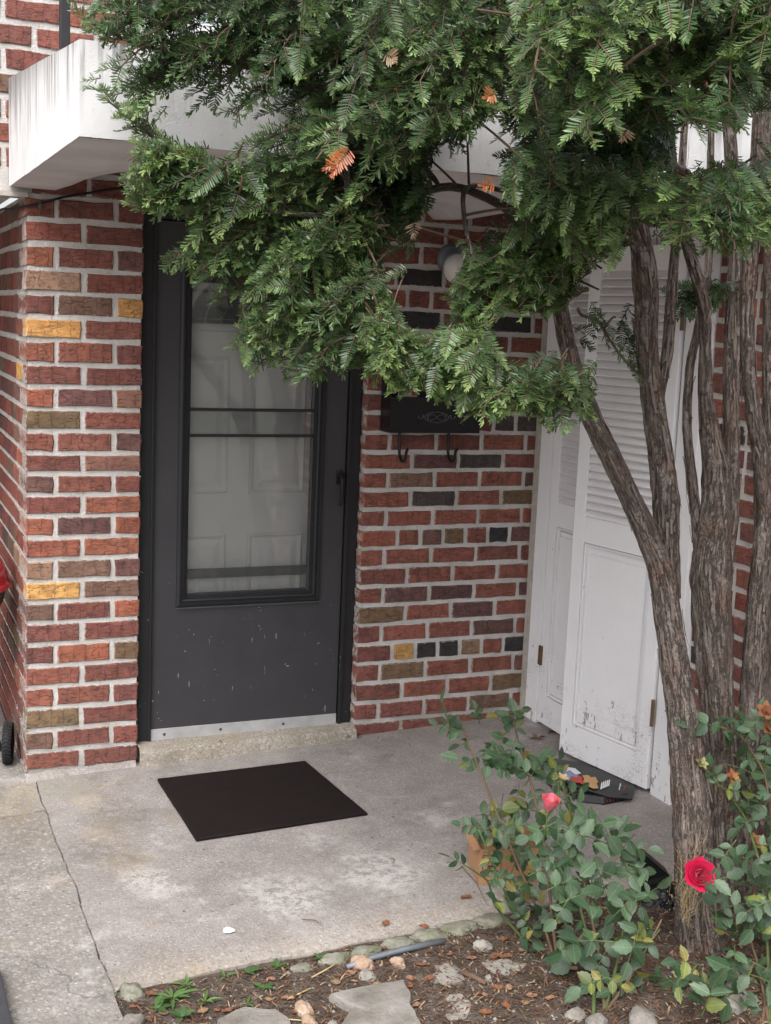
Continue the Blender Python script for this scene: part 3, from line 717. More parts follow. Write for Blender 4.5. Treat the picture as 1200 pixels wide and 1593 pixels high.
hb.tube([(hx, DY-.004, 1.118), (hx, DY-.035, 1.120), (hx-.002, DY-.048, 1.105), (hx, DY-.046, 1.06), (hx, DY-.040, 1.02), (hx, DY-.030, .992)], [.010, .010, .011, .0095, .0085, .006], 10)
shade_auto(hb.out('handle', M_IRON, storm))
# inner door
IY = .165
inner = MB().box(.432, 1.312, IY, IY+.04, .07, 2.12).out('front_door', M_INNER, house)
def door_panel(x0, x1, z0, z1):
    moulding(x0, x1, z0, z1, [(0, IY+.0), (.0, IY-.006), (.008, IY-.011), (.016, IY-.004), (.022, IY-.0015), (.045, IY-.010), (.052, IY-.012)]).add([(x0+.052, IY-.012, z0+.052), (x1-.052, IY-.012, z0+.052), (x1-.052, IY-.012, z1-.052), (x0+.052, IY-.012, z1-.052)], [(0, 1, 2, 3)]).out('panel', M_INNER, inner)
for x0, x1 in ((.560, .800), (.890, 1.125)):
    door_panel(x0, x1, 1.03, 1.575); door_panel(x0, x1, .24, .865)
fan = MB(); fc = (.845, 1.70); n = 28
out_ = [(fc[0]+.212*math.cos(math.pi*k/n), fc[1]+.200*math.sin(math.pi*k/n)) for k in range(n+1)]
fan.add([(x, IY-.004, z) for x, z in out_], [list(range(n+1))])
fano = fan.out('fanlight', M_DARKGLASS, inner)
fm = MB(); fm.tube([(fc[0]+.226*math.cos(math.pi*k/n), IY-.006, fc[1]+.214*math.sin(math.pi*k/n)) for k in range(n+1)], .017, 8); fm.tube([(fc[0]-.24, IY-.006, fc[1]-.012), (fc[0]+.24, IY-.006, fc[1]-.012)], .016, 8)
shade_auto(fm.out('fanlight_frame', M_INNER, inner))
ca = MB()
for R_ in (.085, .15): ca.tube([(fc[0]+R_*math.cos(math.pi*k/n), IY-.008, fc[1]+.005+R_*.9*math.sin(math.pi*k/n)) for k in range(n+1)], .0022, 6)
for t in (30, 62, 90, 118, 150): a = math.radians(t); ca.tube([(fc[0]+.085*math.cos(a), IY-.008, fc[1]+.077*math.sin(a)), (fc[0]+.212*math.cos(a), IY-.008, fc[1]+.2*math.sin(a))], .0022, 6)
ca.tube([(fc[0]-.21, IY-.008, fc[1]+.02), (fc[0]+.21, IY-.008, fc[1]+.02)], .0022, 6)
ca.out('came', simple('came_metal', (.35, .35, .34), .4, .5, .5), fano)
MB().box(PX+.004, X0-.004, IY+.06, IY+.08, .05, 2.3).box(PX+.004, X0+.002, .05, .22, 2.145, 2.30).out('hall_backing', M_BRICK_FAR, house)

# ---- closet with louvered doors in the side wall
CZT = 2.12
jm = MB().box(2.118, 2.19, -.125, -.028, zslab(2.1)-.0, CZT, .003).box(2.118, 2.19, -1.105, -.985, zslab(2.1)-.008, CZT, .003).box(2.119, 2.19, -.985, -.125, 2.04, CZT-.002, .003)
closet = jm.out('closet_frame', M_WHITE, house)
MB().box(2.108, 2.135, -.0265, .002, .05, 2.14).out('caulk_strip', M_TAN, closet)
MB().box(2.72, 2.76, -1.2, .1, .0, 2.3).box(2.2, 2.719, -1.22, -1.19, .0, 2.3).box(2.2, 2.719, -1.189, .1, 2.14, 2.17).box(2.36, 2.719, .08, .12, 0, 2.139).out('closet_interior', simple('closet_dark_walls', (.25, .24, .23), .9), house)  # unseen closet walls, a dark box added so the louver gaps stay dark
def louver_door(name, hinge, ang, width, z0, z1, flip):
    """built along local +x from the hinge edge, face towards local -y, then turned by ang"""
    h = np.array([hinge[0], hinge[1], 0.0]); ca_, sa = math.cos(ang), math.sin(ang)
    T = lambda p: (h[0]+p[0]*ca_-p[1]*sa, h[1]+p[0]*sa+p[1]*ca_, p[2])
    def put(mb, nm, mat, par): return mk(nm, [T(p) for p in mb.v], mb.f, mat, par)
    st = .062; th = .030; zm = z0+.86
    fr_ = MB().box(0, st, 0, th, z0, z1, .003).box(width-st, width, 0, th, z0, z1, .003).box(st, width-st, .001, th, z0, z0+.125).box(st, width-st, .001, th, zm, zm+.10).box(st, width-st, .001, th, z1-.09, z1)
    d = put(fr_, name, M_WHITE, house)
    # lower panel
    pm = moulding(st, width-st, z0+.125, zm, [(0, .001), (.0005, .016), (.0035, .016), (.004, .005), (.012, .006), (.0145, .016), (.018, .016)]); put(pm, 'panel_bead', M_WHITE, d)
    pn = MB().box(st+.002, width-st-.002, .016, .024, z0+.127, zm-.002)
    put(pn, 'panel', M_WHITE, d)
    rp = moulding(st+.022, width-st-.022, z0+.20, zm-.035, [(0, .0155), (.003, .0158), (.0035, .008), (.006, .0085), (.007, .012), (.010, .010)]).add([(st+.032, .010, z0+.21), (width-st-.032, .010, z0+.21), (width-st-.032, .010, zm-.045), (st+.032, .010, zm-.045)], [(0, 1, 2, 3)])
    put(rp, 'raised_field', M_WHITE, d)
    bs = MB().box(st+.021, width-st-.021, .008, .015, z0+.142, z0+.192, .0015); put(bs, 'base_strip', M_PEEL, d)
    zz = zm+.10; top = z1-.09; k = int((top-zz)/.0295)
    for i in range(k):
        a = zz+(top-zz)*i/k; b = zz+(top-zz)*(i+1)/k
        sl_ = MB().add([(st, .006, a-.001), (width-st, .006, a-.001), (width-st, .028, b-.0015), (st, .028, b-.0015), (st, .001, a+.0045), (width-st, .001, a+.0045), (width-st, .024, b+.002), (st, .024, b+.002)],
                       [(0, 1, 5, 4), (4, 5, 6, 7), (0, 3, 2, 1), (3, 7, 6, 2), (0, 4, 7, 3), (1, 2, 6, 5)])
        put(sl_, 'louver_slat', M_LOUVER, d)
    return d
# left leaf, shut, hinged on the far jamb ; right leaf, ajar, hinged on the near jamb
louver_door('closet_door', (2.122, -.128), -math.pi/2, .44, .062, 2.03, False)
hv = np.array([2.013-2.105, -.503+.978]); L2 = float(np.linalg.norm(hv))
# right leaf: local +x must run from its free edge to the hinge so its face looks to the street side
free = np.array([2.013, -.503]); hg = np.array([2.105, -.978]); a2 = math.atan2(hg[1]-free[1], hg[0]-free[0])
louver_door('closet_door', (free[0], free[1]), a2, float(np.linalg.norm(hg-free)), .064, 2.05, True)
for p in ((2.117, -.137, .353), (2.117, -.137, 1.75)): MB().box(p[0]-.006, p[0]+.003, p[1]-.012, p[1]+.012, p[2]-.042, p[2]+.042, .002).out('hinge', M_BRASS, closet)
for z in (.36, 1.80): MB().lathe((2.103, -.985, z-.05), [(0, 0), (.007, 0), (.007, .10), (0, .10)], 10).out('hinge', M_BRASS, closet)

# ================================================================== things fixed to the front
mb_root = thing('mailbox', (1.585, -.05, 1.30), 'black metal mailbox with oval scroll emblem hanging beside the storm door', 'mailbox')
mx0, mx1, mz0, mz1 = 1.385, 1.785, 1.302, 1.440
b = MB().box(mx0, mx1, -.104, -.100, mz0, mz1).box(mx0, mx0+.004, -.0995, -.006, mz0, mz1+.02).box(mx1-.004, mx1, -.0995, -.006, mz0, mz1+.02).box(mx0+.004, mx1-.004, -.0995, -.006, mz0, mz0+.004).box(mx0, mx1, -.0055, -.0015, mz0, mz1+.075, .001)
b.out('body', M_IRON, mb_root)
MB().tube([(mx0-.002, -.102, mz1+.002), (mx1+.002, -.102, mz1+.002)], .004, 8).out('rim', M_IRON, mb_root)
MB().add([(mx0-.004, -.008, mz1+.06), (mx1+.004, -.008, mz1+.06), (mx1+.004, -.030, mz1+.13), (mx0-.004, -.030, mz1+.13), (mx0-.004, -.012, mz1+.06), (mx1+.004, -.012, mz1+.06), (mx1+.004, -.034, mz1+.13), (mx0-.004, -.034, mz1+.13)], [(0, 1, 2, 3), (4, 7, 6, 5), (0, 4, 5, 1), (1, 5, 6, 2), (2, 6, 7, 3), (3, 7, 4, 0)]).out('lid', M_IRON, mb_root)
em = MB(); ec = (1.588, 1.366); ey = -.1055
em.tube([(ec[0]+.052*math.cos(t), ey, ec[1]+.021*math.sin(t)) for t in np.linspace(0, 2*math.pi, 33)], .0024, 6, False)
for s in (-1, 1):
    em.tube([(ec[0]+s*.045*math.cos(t)*.9, ey, ec[1]+.015*math.sin(2*t)) for t in np.linspace(0, math.pi, 17)], .0016, 6)
    em.tube([(ec[0]+s*(.02+.018*math.cos(t)), ey, ec[1]+.010*math.sin(t)) for t in np.linspace(0, 2*math.pi, 17)], .0015, 6, False)
    em.tube([(ec[0]+s*(.056+.022*u+.006*math.cos(7*u)), ey, ec[1]+.010*math.sin(7*u)*(1-.5*u)) for u in np.linspace(0, 1.3, 20)], .0018, 6)
shade_auto(em.out('emblem', M_GREYMETAL, mb_root))
for hx_ in (1.466, 1.685):
    hk = MB(); hk.tube([(hx_, -.02, mz0+.004), (hx_, -.022, mz0-.05), (hx_, -.024, 1.215), (hx_, -.034, 1.192), (hx_, -.055, 1.180), (hx_, -.078, 1.184), (hx_, -.090, 1.200), (hx_, -.094, 1.225), (hx_, -.104, 1.236)], .0062, 8)
    shade_auto(hk.out('hook', M_IRON, mb_root))
fl = MB().add([(1.420, -.092, 1.447), (1.505, -.092, 1.447), (1.520, -.045, 1.470), (1.440, -.045, 1.470), (1.420, -.0915, 1.4455), (1.505, -.0915, 1.4455), (1.520, -.0445, 1.4685), (1.440, -.0445, 1.4685)], [(0, 1, 2, 3), (4, 7, 6, 5), (0, 4, 5, 1), (1, 5, 6, 2), (2, 6, 7, 3), (3, 7, 4, 0)])
fly = thing('flyer', (1.47, -.07, 1.447), 'small printed flyer sticking out of the black mailbox', 'flyer')
fl.out('sheet', flat('flyer_paper', (.40, .34, .28)), fly)
for k, (u0, u1, w0, w1, c) in enumerate([(.06, .30, .15, .85, (.10, .07, .06)), (.34, .66, .2, .5, (.52, .48, .42)), (.36, .64, .58, .86, (.2, .12, .09)), (.72, .95, .15, .85, (.28, .09, .05))]):
    q = lambda u, w: np.array([1.420, -.092, 1.4475])*(1-u)*(1-w)+np.array([1.505, -.092, 1.4475])*u*(1-w)+np.array([1.520, -.045, 1.4705])*u*w+np.array([1.440, -.045, 1.4705])*(1-u)*w
    mk('print', [q(u0, w0), q(u1, w0), q(u1, w1), q(u0, w1)], [(0, 1, 2, 3)], flat('flyer_ink_%d' % k, c), fly)
lamp = thing('wall_lamp', (1.66, -.005, 1.99), 'round frosted wall lamp on grey collar under the canopy', 'lamp')
MB().lathe((1.66, -.003, 2.00), [(0, .03), (.045, .028), (.056, .02), (.058, 0)], 28, (0, -1, 0)).out('back_plate', M_GALV, lamp, smooth=True)
ax = Vector((0, -.8, -.6)).normalized()
MB().lathe((1.66, -.03, 2.00), [(.026, 0), (.030, .018), (.050, .030), (.058, .036), (.050, .040)], 28, ax).out('collar', M_GALV, lamp, smooth=True)
cc = np.array([1.66, -.03, 2.00])+np.array(ax)*.072
MB().lathe(cc, [(.001, .060)]+[(.060*math.sin(t), .060*math.cos(t)) for t in np.linspace(.1, 2.3, 16)], 28, ax).out('globe', simple('frosted_globe', (.74, .71, .69), .35, .5, var=.06), lamp, smooth=True)
cb = [onY(205, 288, -.008), onY(190, 292, -.008), onY(150, 298, -.009), onY(100, 306, -.010), onY(62, 316.5, -.012), onY(42, 320, -.013)]
cb += [np.array([-.012, -.004, cb[-1][2]-.002])] + [onX(x, y, -.012) for x, y in ((30, 322.5), (15, 325), (3, 325))] + [onX(3, 325, -.012)+np.array([0, 1.2, -.01])]
cbl = thing('cable', cb[4], 'thin black cable stapled across the top of the brick pier', 'cable')
MB().tube(cb, .0042, 8).out('wire', M_RUBBER, cbl, smooth=True)
p = onY(62, 320, -.004); MB().box(p[0]-.006, p[0]+.006, -.02, .004, p[2]-.013, p[2]+.008, .002).out('clip', M_GREYMETAL, cbl)

# ================================================================== doormat
mp = [onslab(x, y, .012) for x, y in ((306, 1305), (572, 1264), (475, 1183), (245, 1211))]
mv = []; nn = 14
rr = random.Random(8)
for lev, dz, ins in ((0, -.011, 0), (1, -.003, -.001), (2, 0, .004)):
    cen = sum(mp)/4
    for k in range(4):
        for i in range(nn):
            q = mp[k]*(1-i/nn)+mp[(k+1) % 4]*(i/nn); d = cen-q; d /= np.linalg.norm(d)
            mv.append(q+d*(ins+rr.uniform(-.0008, .0008))+np.array([0, 0, dz]))
K = 4*nn; mf = [(l*K+i, l*K+(i+1) % K, (l+1)*K+(i+1) % K, (l+1)*K+i) for l in (0, 1) for i in range(K)] + [[2*K+i for i in range(K)]]
tag(mk('doormat', mv, mf, M_MAT), 'dark brown rectangular doormat lying on the concrete porch', 'doormat')

# ================================================================== yew tree
ROOTD = onbed(1115, 1495)
yew = thing('yew_tree', ROOTD, 'large multi-stemmed yew with shaggy bark and dark green needles overhanging the entrance', 'tree')
def bark_tube(name, pts, rads, seg=30, seed=0, step=.010, lobes=.15, rough=.18, mat=M_BARK):
    P = [np.array(p, float) for p in pts]
    # Catmull-Rom resample
    L = sum(np.linalg.norm(P[i+1]-P[i]) for i in range(len(P)-1)); n = max(6, int(L/step))
    ext = [2*P[0]-P[1]]+P+[2*P[-1]-P[-2]]; re = [rads[0]]+list(rads)+[rads[-1]]
    cs = []; rs = []; per = max(2, n//(len(P)-1))
    for i in range(len(P)-1):
        p0, p1, p2, p3 = ext[i:i+4]
        for k in range(per+(1 if i == len(P)-2 else 0)):
            t = k/per
            cs.append(.5*((2*p1)+(-p0+p2)*t+(2*p0-5*p1+4*p2-p3)*t*t+(-p0+3*p1-3*p2+p3)*t**3))
            rs.append(rads[i]*(1-t)+rads[i+1]*t)
    m = len(cs); v = []; bk = []; s = 0.0; a = np.array([1.0, .2, 0])
    for i in range(m):
        T = cs[min(i+1, m-1)]-cs[max(i-1, 0)]; T /= np.linalg.norm(T)
        a = a-T*np.dot(a, T); a /= np.linalg.norm(a); b_ = np.cross(T, a)
        if i: s += np.linalg.norm(cs[i]-cs[i-1])
        r = rs[i]
        for k in range(seg):
            t = 2*math.pi*k/seg; ct, st = math.cos(t), math.sin(t)
            lo = mnoise.noise(Vector((ct*1.1+seed, st*1.1, s*1.6)))
            ri = 1-abs(mnoise.noise(Vector((ct*3.6+seed, st*3.6, s*4.5+seed))))*2
            fi = mnoise.noise(Vector((ct*8+seed, st*8, s*24)))
            rr_ = r*(1+lobes*1.6*lo+rough*(ri-.5)+rough*.45*fi)
            v.append(cs[i]+rr_*(ct*a+st*b_)); bk.append((ct*r+seed*.37, st*r+seed*.11, s+seed))
    f = [(i*seg+k, i*seg+(k+1) % seg, (i+1)*seg+(k+1) % seg, (i+1)*seg+k) for i in range(m-1) for k in range(seg)]
    f.append([(m-1)*seg+k for k in range(seg)])
    o = mk(name, v, f, mat, yew, smooth=True)
    at = o.data.attributes.new('bark', 'FLOAT_VECTOR', 'POINT'); at.data.foreach_set('vector', np.array(bk, np.float32).ravel())
    return o, cs
def stem(path, seed, name='trunk', **k):
    """path of (px, py, width in px, Y)"""
    pts = [onY(x, y, Y) for x, y, w, Y in path]; rad = []
    for (x, y, w, Y), p in zip(path, pts): rad.append(.43*w*float((p-CAM) @ RC[2])/F)
    return bark_tube(name, pts, rad, seed=seed, **k)
def unit_(v): return v/(np.linalg.norm(v)+1e-9)
RAD = {}
BO = []            # bough centre lines, for twigs to grow from
def S(path, seed, name='trunk', **k):
    o, cs = stem(path, seed, name, **k); BO.append(cs)
    pr_ = [.43*w*float((onY(x, y, Y)-CAM) @ RC[2])/F for x, y, w, Y in path]; RAD[id(cs)] = np.interp(np.linspace(0, 1, len(cs)), np.linspace(0, 1, len(pr_)), pr_); return o
S([(1096, 1520, 112, -1.95), (1094, 1480, 92, -1.95), (1086, 1400, 72, -1.95), (1080, 1300, 68, -1.94), (1076, 1230, 68, -1.93), (1060, 1100, 60, -1.92), (1042, 980, 52, -1.91), (1028, 890, 50, -1.90), (1006, 830, 42, -1.90), (962, 735, 36, -1.92), (920, 645, 33, -1.95), (893, 575, 30, -1.97), (878, 510, 29, -1.98), (868, 450, 26, -2.0), (862, 400, 22, -2.02), (850, 330, 18, -2.05)], 1)
S([(1040, 930, 40, -1.88), (1036, 850, 44, -1.88), (1036, 780, 46, -1.88), (1027, 700, 42, -1.87), (1013, 600, 38, -1.87), (1006, 530, 38, -1.87), (1004, 440, 42, -1.87), (994, 360, 34, -1.88), (982, 290, 30, -1.9), (972, 200, 26, -1.92), (965, 80, 22, -1.95), (950, -80, 18, -2.0)], 2)
S([(1022, 660, 12, -1.875), (1030, 600, 16, -1.86), (1040, 540, 19, -1.85), (1046, 450, 18, -1.85), (1052, 380, 16, -1.84), (1062, 250, 15, -1.82), (1068, 120, 13, -1.8)], 3, 'limb')
S([(1140, 1500, 84, -1.86), (1136, 1420, 62, -1.86), (1128, 1300, 58, -1.85), (1124, 1200, 54, -1.84), (1118, 1100, 54, -1.84), (1112, 1000, 66, -1.84), (1106, 900, 74, -1.84), (1110, 830, 62, -1.84), (1114, 770, 50, -1.85), (1108, 700, 38, -1.86), (1098, 620, 26, -1.87), (1098, 540, 22, -1.88), (1096, 480, 24, -1.89), (1082, 425, 24, -1.9), (1066, 370, 22, -1.92), (1050, 310, 20, -1.95), (1040, 200, 18, -2.0), (1020, 60, 16, -2.05)], 4)
S([(1088, 860, 20, -1.82), (1080, 780, 20, -1.82), (1071, 690, 17, -1.82), (1069, 640, 16, -1.82), (1074, 570, 15, -1.82), (1084, 520, 13, -1.82), (1096, 455, 13, -1.82), (1104, 400, 13, -1.82), (1106, 260, 12, -1.82), (1108, 140, 10, -1.82)], 5, 'limb')
S([(1122, 880, 40, -1.81), (1134, 800, 34, -1.80), (1138, 700, 30, -1.79), (1137, 600, 27, -1.78), (1139, 500, 26, -1.78), (1143, 400, 24, -1.78), (1140, 280, 24, -1.78), (1132, 150, 22, -1.78), (1125, 0, 18, -1.8), (1118, -150, 14, -1.8)], 6)
S([(1164, 1500, 70, -1.80), (1158, 1400, 48, -1.80), (1162, 1250, 46, -1.80), (1172, 1100, 44, -1.80), (1180, 960, 38, -1.80), (1190, 830, 36, -1.80), (1185, 720, 29, -1.80), (1172, 640, 27, -1.80), (1163, 540, 25, -1.80), (1166, 430, 27, -1.80), (1178, 300, 32, -1.80), (1188, 160, 34, -1.80), (1195, 0, 30, -1.80), (1200, -160, 22, -1.8)], 7)
S([(1205, 1480, 50, -1.70), (1206, 1100, 36, -1.70), (1203, 800, 26, -1.70), (1197, 620, 22, -1.70), (1196, 480, 20, -1.70), (1200, 300, 20, -1.70), (1210, 100, 18, -1.7)], 8)
S([(1150, 640, 16, -1.70), (1128, 760, 15, -1.74), (1152, 560, 14, -1.70), (1156, 430, 13, -1.70)][::-1][:3], 9, 'limb')
# loose bark strips
BS = MB(); SR = random.Random(9)
for cs in BO:
    for _ in range(int(len(cs)*.30)):
        i = SR.randrange(2, len(cs)-12); ln = SR.randrange(4, 10); T = unit_(cs[min(i+ln, len(cs)-1)]-cs[i]); a = unit_(np.cross(T, np.array([SR.gauss(0, 1), SR.gauss(0, 1), SR.gauss(0, .3)])))
        if np.dot(a, RC[2]) > .2: a = -a
        sdv = np.cross(T, a); r = RAD[id(cs)]; w = SR.uniform(.0015, .0045); v = []; o_ = SR.choice([1, -1]); j0 = i if o_ > 0 else min(i+ln, len(cs)-1)
        for k in range(4):
            t = k/3; j = min(max(int(j0+o_*ln*t), 0), len(cs)-1); p = cs[j]+a*(r[j]*1.02+.001+.007*t*t*SR.uniform(.3, 1.3)); v += [p-sdv*w*(1-.4*t), p+sdv*w*(1-.4*t)]
        BS.add(v, [(2*k, 2*k+1, 2*k+3, 2*k+2) for k in range(3)])
tag(BS.out('bark_strips', simple('loose_bark', (.19, .155, .135), .9, .15, var=.5, scale=35), yew), kind='stuff')
# boughs: (px, py, width, forward depth)
def bough(path, seed):
    pts = [atd(x, y, d) for x, y, w, d in path]; rad = [.5*w*d/F for x, y, w, d in path]
    o, cs = bark_tube('bough', pts, rad, seg=12, seed=seed, step=.02); BO.append(cs)
bough([(858, 380, 16, 3.30), (800, 330, 14, 3.15), (700, 290, 13, 3.0), (600, 330, 12, 2.9), (545, 375, 11, 2.85), (470, 400, 9, 2.8), (400, 430, 6, 2.78), (340, 470, 4, 2.76)], 11)
bough([(970, 190, 18, 3.25), (880, 130, 16, 3.05), (760, 110, 15, 2.9), (620, 130, 14, 2.8), (500, 140, 14, 2.75), (420, 110, 13, 2.75), (320, 90, 9, 2.72), (220, 70, 6, 2.7), (130, 30, 4, 2.66)], 12)
bough([(560, 140, 11, 2.78), (540, 210, 9, 2.75), (540, 290, 9, 2.72), (530, 330, 8, 2.7), (440, 330, 7, 2.68), (330, 290, 6, 2.66), (240, 215, 5, 2.65), (160, 150, 3, 2.64)], 13)
bough([(800, 300, 8, 3.1), (730, 290, 7, 2.95), (722, 335, 7, 2.85), (735, 400, 6, 2.8), (752, 480, 6, 2.76), (775, 560, 5, 2.72), (800, 595, 4, 2.7), (850, 615, 3, 2.68)], 14)
bough([(720, 480, 4, 2.78), (690, 520, 4, 2.74), (650, 550, 4, 2.72), (600, 570, 3, 2.7)], 15)
bough([(1040, 220, 14, 3.2), (1010, 150, 12, 2.9), (980, 90, 10, 2.6), (930, 60, 8, 2.4), (860, 60, 5, 2.3)], 16)
bough([(1130, 160, 13, 3.25), (1100, 140, 12, 2.9), (1080, 110, 10, 2.6), (1060, 80, 8, 2.3), (1040, 60, 5, 2.1)], 17)
bough([(1070, 270, 12, 3.2), (1010, 240, 10, 3.0), (940, 250, 9, 2.8), (880, 280, 7, 2.65), (830, 320, 4, 2.6)], 18)
bough([(1180, 300, 12, 3.3), (1150, 270, 10, 2.9), (1120, 280, 8, 2.6), (1090, 310, 5, 2.45)], 19)
bough([(868, 440, 9, 3.35), (820, 430, 8, 3.1), (770, 425, 6, 2.95), (720, 440, 4, 2.85)], 20)
bough([(900, 480, 5, 3.4), (905, 490, 5, 3.38), (930, 500, 4, 3.36), (960, 545, 4, 3.34), (1000, 590, 3, 3.32)], 21)
bough([(960, 40, 16, 3.2), (860, -40, 14, 3.0), (700, -60, 12, 2.85), (520, -60, 10, 2.75), (330, -50, 8, 2.7), (180, -30, 5, 2.68)], 22)
bough([(1190, 120, 14, 3.3), (1180, 60, 12, 2.8), (1170, 20, 10, 2.4), (1150, 0, 8, 2.1)], 23)
bpts = np.concatenate([np.array(c) for c in BO])
bpx = pix(bpts); bdep = (bpts-CAM) @ RC[2]

# ---- foliage: branchlets of flat sprays
YR = random.Random(77)
def inpoly(x, y, poly):
    c = False; j = len(poly)-1
    for i in range(len(poly)):
        xi, yi = poly[i]; xj, yj = poly[j]
        if (yi > y) != (yj > y) and x < (xj-xi)*(y-yi)/(yj-yi)+xi: c = not c
        j = i
    return c
# (polygon, depth range, count, growth direction in picture (dx, dy down), towards-viewer share, radial share, light share: young growth plus lit and shaded lobes put into the colour)
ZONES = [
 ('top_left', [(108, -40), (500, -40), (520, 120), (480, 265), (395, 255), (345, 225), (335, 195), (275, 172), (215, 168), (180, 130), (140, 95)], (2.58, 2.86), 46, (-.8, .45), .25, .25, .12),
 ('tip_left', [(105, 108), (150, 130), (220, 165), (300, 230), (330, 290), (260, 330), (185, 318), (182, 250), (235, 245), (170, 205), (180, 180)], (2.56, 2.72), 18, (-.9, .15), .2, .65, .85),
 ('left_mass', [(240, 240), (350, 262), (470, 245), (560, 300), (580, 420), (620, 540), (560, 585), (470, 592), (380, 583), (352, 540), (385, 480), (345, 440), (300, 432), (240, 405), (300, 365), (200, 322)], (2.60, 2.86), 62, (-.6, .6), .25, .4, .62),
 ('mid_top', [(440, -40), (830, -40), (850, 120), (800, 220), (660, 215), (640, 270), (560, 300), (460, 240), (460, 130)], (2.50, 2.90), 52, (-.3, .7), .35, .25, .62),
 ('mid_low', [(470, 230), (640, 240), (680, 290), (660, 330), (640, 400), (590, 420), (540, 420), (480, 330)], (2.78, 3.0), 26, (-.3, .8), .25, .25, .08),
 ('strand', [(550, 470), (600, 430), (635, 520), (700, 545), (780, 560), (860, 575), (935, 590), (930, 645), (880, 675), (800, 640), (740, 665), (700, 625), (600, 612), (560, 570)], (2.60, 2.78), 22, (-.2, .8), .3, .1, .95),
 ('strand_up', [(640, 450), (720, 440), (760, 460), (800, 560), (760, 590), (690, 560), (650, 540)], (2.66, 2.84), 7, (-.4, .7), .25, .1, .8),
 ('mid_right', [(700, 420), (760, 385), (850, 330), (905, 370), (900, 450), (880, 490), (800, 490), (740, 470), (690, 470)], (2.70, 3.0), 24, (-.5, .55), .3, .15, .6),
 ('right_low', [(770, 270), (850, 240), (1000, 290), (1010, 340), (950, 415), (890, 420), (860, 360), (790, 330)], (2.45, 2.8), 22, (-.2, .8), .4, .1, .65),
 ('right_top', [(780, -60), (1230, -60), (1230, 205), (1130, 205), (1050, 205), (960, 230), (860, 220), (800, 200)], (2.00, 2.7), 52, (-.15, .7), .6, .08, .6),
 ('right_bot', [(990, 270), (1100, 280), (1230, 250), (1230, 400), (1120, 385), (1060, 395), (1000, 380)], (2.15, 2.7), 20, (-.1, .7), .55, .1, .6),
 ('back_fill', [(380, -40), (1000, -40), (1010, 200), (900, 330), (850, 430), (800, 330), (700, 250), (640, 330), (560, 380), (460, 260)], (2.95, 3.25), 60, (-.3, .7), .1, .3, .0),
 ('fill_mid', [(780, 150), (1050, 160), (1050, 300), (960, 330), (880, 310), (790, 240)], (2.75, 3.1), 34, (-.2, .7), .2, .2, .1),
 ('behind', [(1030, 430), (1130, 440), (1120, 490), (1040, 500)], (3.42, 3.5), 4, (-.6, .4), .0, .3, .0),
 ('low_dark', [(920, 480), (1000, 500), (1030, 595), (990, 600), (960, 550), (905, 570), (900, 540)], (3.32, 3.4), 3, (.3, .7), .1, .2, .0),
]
ABOVE = [(100, -420), (1500, -420), (1700, 350), (1210, 400), (1210, -60), (100, -60)]
GAPS = [[(222, 178), (262, 172), (330, 192), (332, 226), (300, 230), (252, 210)], [(676, 235), (765, 228), (778, 300), (705, 326), (672, 300)], [(1050, 212), (1165, 212), (1160, 240), (1050, 238)],
        [(905, 240), (945, 242), (948, 264), (908, 262)], [(230, 340), (300, 340), (300, 366), (240, 395)],
        [(652, 385), (690, 366), (722, 385), (712, 432), (672, 446), (655, 425)], [(598, 396), (655, 430), (700, 478), (665, 530), (640, 505), (606, 450)], [(768, 492), (840, 484), (848, 572), (803, 578), (776, 545)]]
nd_b, nd_d, nd_s, nd_l, nd_w, nd_c = [], [], [], [], [], []
tw = MB()
def unit(v): return v/(np.linalg.norm(v)+1e-9)
def rv(s): return np.array([YR.gauss(0, s), YR.gauss(0, s), YR.gauss(0, s)])
UP = np.array([0, 0, 1.0])
NR = np.random.RandomState(5)
def nz(v): return v/(np.linalg.norm(v, axis=1, keepdims=True)+1e-9)
def put_needles(b, d, sdv, l, w, c): nd_b.append(b); nd_d.append(d); nd_s.append(sdv); nd_l.append(l); nd_w.append(w); nd_c.append(c)
